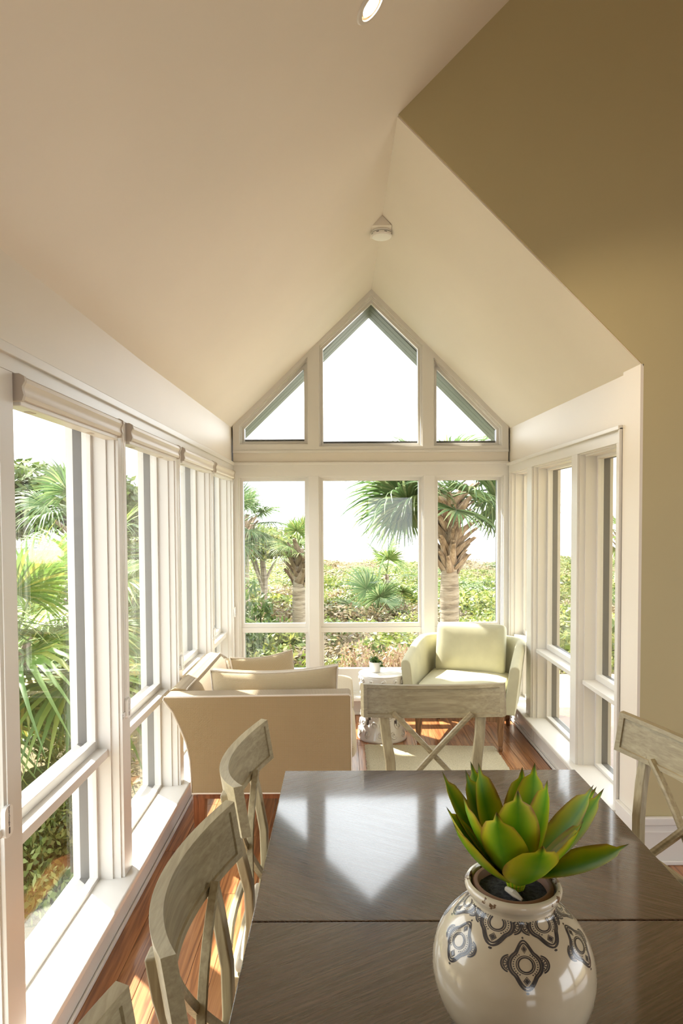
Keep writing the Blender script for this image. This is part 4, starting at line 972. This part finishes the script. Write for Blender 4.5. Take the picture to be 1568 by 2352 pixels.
GS = 'shrubs in the bed outside the left windows'
LL = {0: 'yellow-green shrub in the bed outside the left windows', 1: 'mid-green shrub in the bed outside the left windows', 4: 'dark shrub in the bed outside the left windows'}
for i, x_, yy, s_, sz in ((1, -1.78, 3.55, 0.42, 0.62), (0, -1.8, 2.85, 0.40, 0.5), (0, -1.85, 4.15, 0.42, 0.6), (1, -2.5, 3.5, 0.5, 0.7), (0, -3.6, 5.0, 0.8, 0.9), (1, -4.0, 6.6, 0.9, 1.1), (0, -2.0, 5.7, 0.5, 0.7), (1, -2.0, 6.9, 0.5, 0.9), (4, -3.4, 8.3, 0.9, 1.4), (0, -4.9, 9.8, 1.0, 1.4),
                          (1, -1.95, 4.8, 0.42, 0.6), (0, -2.9, 4.2, 0.55, 0.8), (0, -5.2, 7.6, 1.0, 1.2)):
    shrub(i, x_, yy, s_, sz, LL[i], GS + ': ' + LL[i])
for i, x_, yy, s_, sz in ((4, -1.5, 9.0, 0.7, 1.2), (4, -0.95, 9.9, 0.6, 1.1), (4, -1.9, 10.6, 0.9, 1.8), (4, -1.75, 8.2, 0.5, 0.9)):  # dark leaves stand in for the shade and reflection behind the left pane
    shrub(i, x_, yy, s_, sz, 'dense shrub with shade-darkened leaf colour under the left palms', 'dark shrubs under the left palms')
def tree(label, x_, y_, z0, ht, cr, kind, seed, lumps=12, nleaf=9000, leaf=0.06):
    t = thing('leafy_tree', label, 'tree', (x_, y_, z0)); o = bush_mesh(seed, nleaf, lumps, M[kind], leaf, 0.8, 'crown'); C.objects.link(o); o.name = 'crown'; o.parent = t; o.scale = (cr, cr, cr*0.95); o.location = (0, 0, ht-cr*0.8)
    MB().tube([(0, 0, 0), (0.05, 0.03, ht*0.4), (-0.04, 0.0, ht*0.75)], 0.07, 8, scale=[1.3, 1, 0.6]).build('trunk', M['bark'], t)
    for a in (0.4, 2.2, 4.1): MB().tube([(0, 0, ht*0.35), (math.cos(a)*cr*0.4, math.sin(a)*cr*0.4, ht*0.75), (math.cos(a)*cr*0.6, math.sin(a)*cr*0.6, ht*0.95)], 0.035, 6, scale=[1, .7, .4]).build('branch', M['bark'], t)
    return t
tree('airy yellow-green tree behind the left far pane', -1.70, 14.5, -0.7, 2.5, 1.25, 'bush_y', 61, 11, 5000, 0.05)
tree('bright green round tree behind the golden palmetto on the left', -4.75, 11.4, -0.6, 3.4, 1.8, 'bush_g', 62, 14, 14000, 0.055)
tree('wide green tree further off behind the left windows', -5.2, 15.5, -0.7, 2.9, 1.9, 'bush_g', 63, 14, 14000, 0.065)
tree('yellow-green tree outside the second left window', -3.4, 12.5, -0.6, 2.3, 1.3, 'bush_y', 64, 12, 9000, 0.055)

t = thing('neighbour_house', 'pale house with a shingled roof glimpsed through the left palms', 'house', (-9.2, 17.5, -0.7))
MB().box(-2.0, 2.0, -1.5, 1.5, 0, 2.6).build('wall', M['siding'], t, False)
for k in range(11): MB().box(-2.02, 2.02, -1.53, -1.5, 0.2+k*0.21, 0.2+k*0.21+0.2).build('siding_board', M['siding'], t, False)
slab('roof', [(-2.3, -1.8, 2.5), (2.3, -1.8, 2.5), (2.3, 0, 3.7), (-2.3, 0, 3.7)], 0.1, M['dark_frame'], t); slab('roof', [(-2.3, 0, 3.7), (2.3, 0, 3.7), (2.3, 1.8, 2.5), (-2.3, 1.8, 2.5)], 0.1, M['dark_frame'], t)
t = thing('slatted_crate', 'small white slatted crate among the shrubs outside the right window', 'crate', (4.55, 13.6, terrain(4.5, 13.6)+0.28)); t.scale = (0.5, 0.5, 0.6)
for k in range(3): MB().box(-0.17, 0.17, -0.14, 0.14, 0.02+k*0.085, 0.02+k*0.085+0.06).build('slat', M['plastic'], t, False)
for sx in (-0.15, 0.15):
    for sy in (-0.12, 0.12): MB().box(sx-0.015, sx+0.015, sy-0.015, sy+0.015, -0.45, 0.26).build('post', M['plastic'], t, False)
# dry grass along the dune crest: one uncountable mass
mb = MB(); q = random.Random(77)
for k in range(9000):
    y_ = q.uniform(26, 45); x_ = q.uniform(-0.5, 0.45)*y_; z = terrain(x_, y_); h = q.uniform(0.2, 0.55); a = q.uniform(0, 6.28); wd = 0.012; le = q.gauss(0, 0.12)
    o = len(mb.v); mb.v += [(x_-wd*math.cos(a), y_-wd*math.sin(a), z), (x_+wd*math.cos(a), y_+wd*math.sin(a), z), (x_+le, y_+le*0.5, z+h)]; mb.f.append((o, o+1, o+2))
o = mb.build('dune_grass', M['grass'], None, False, kind='stuff'); tag(o, 'dry tan grass along the dune crest before the sea', 'grass')
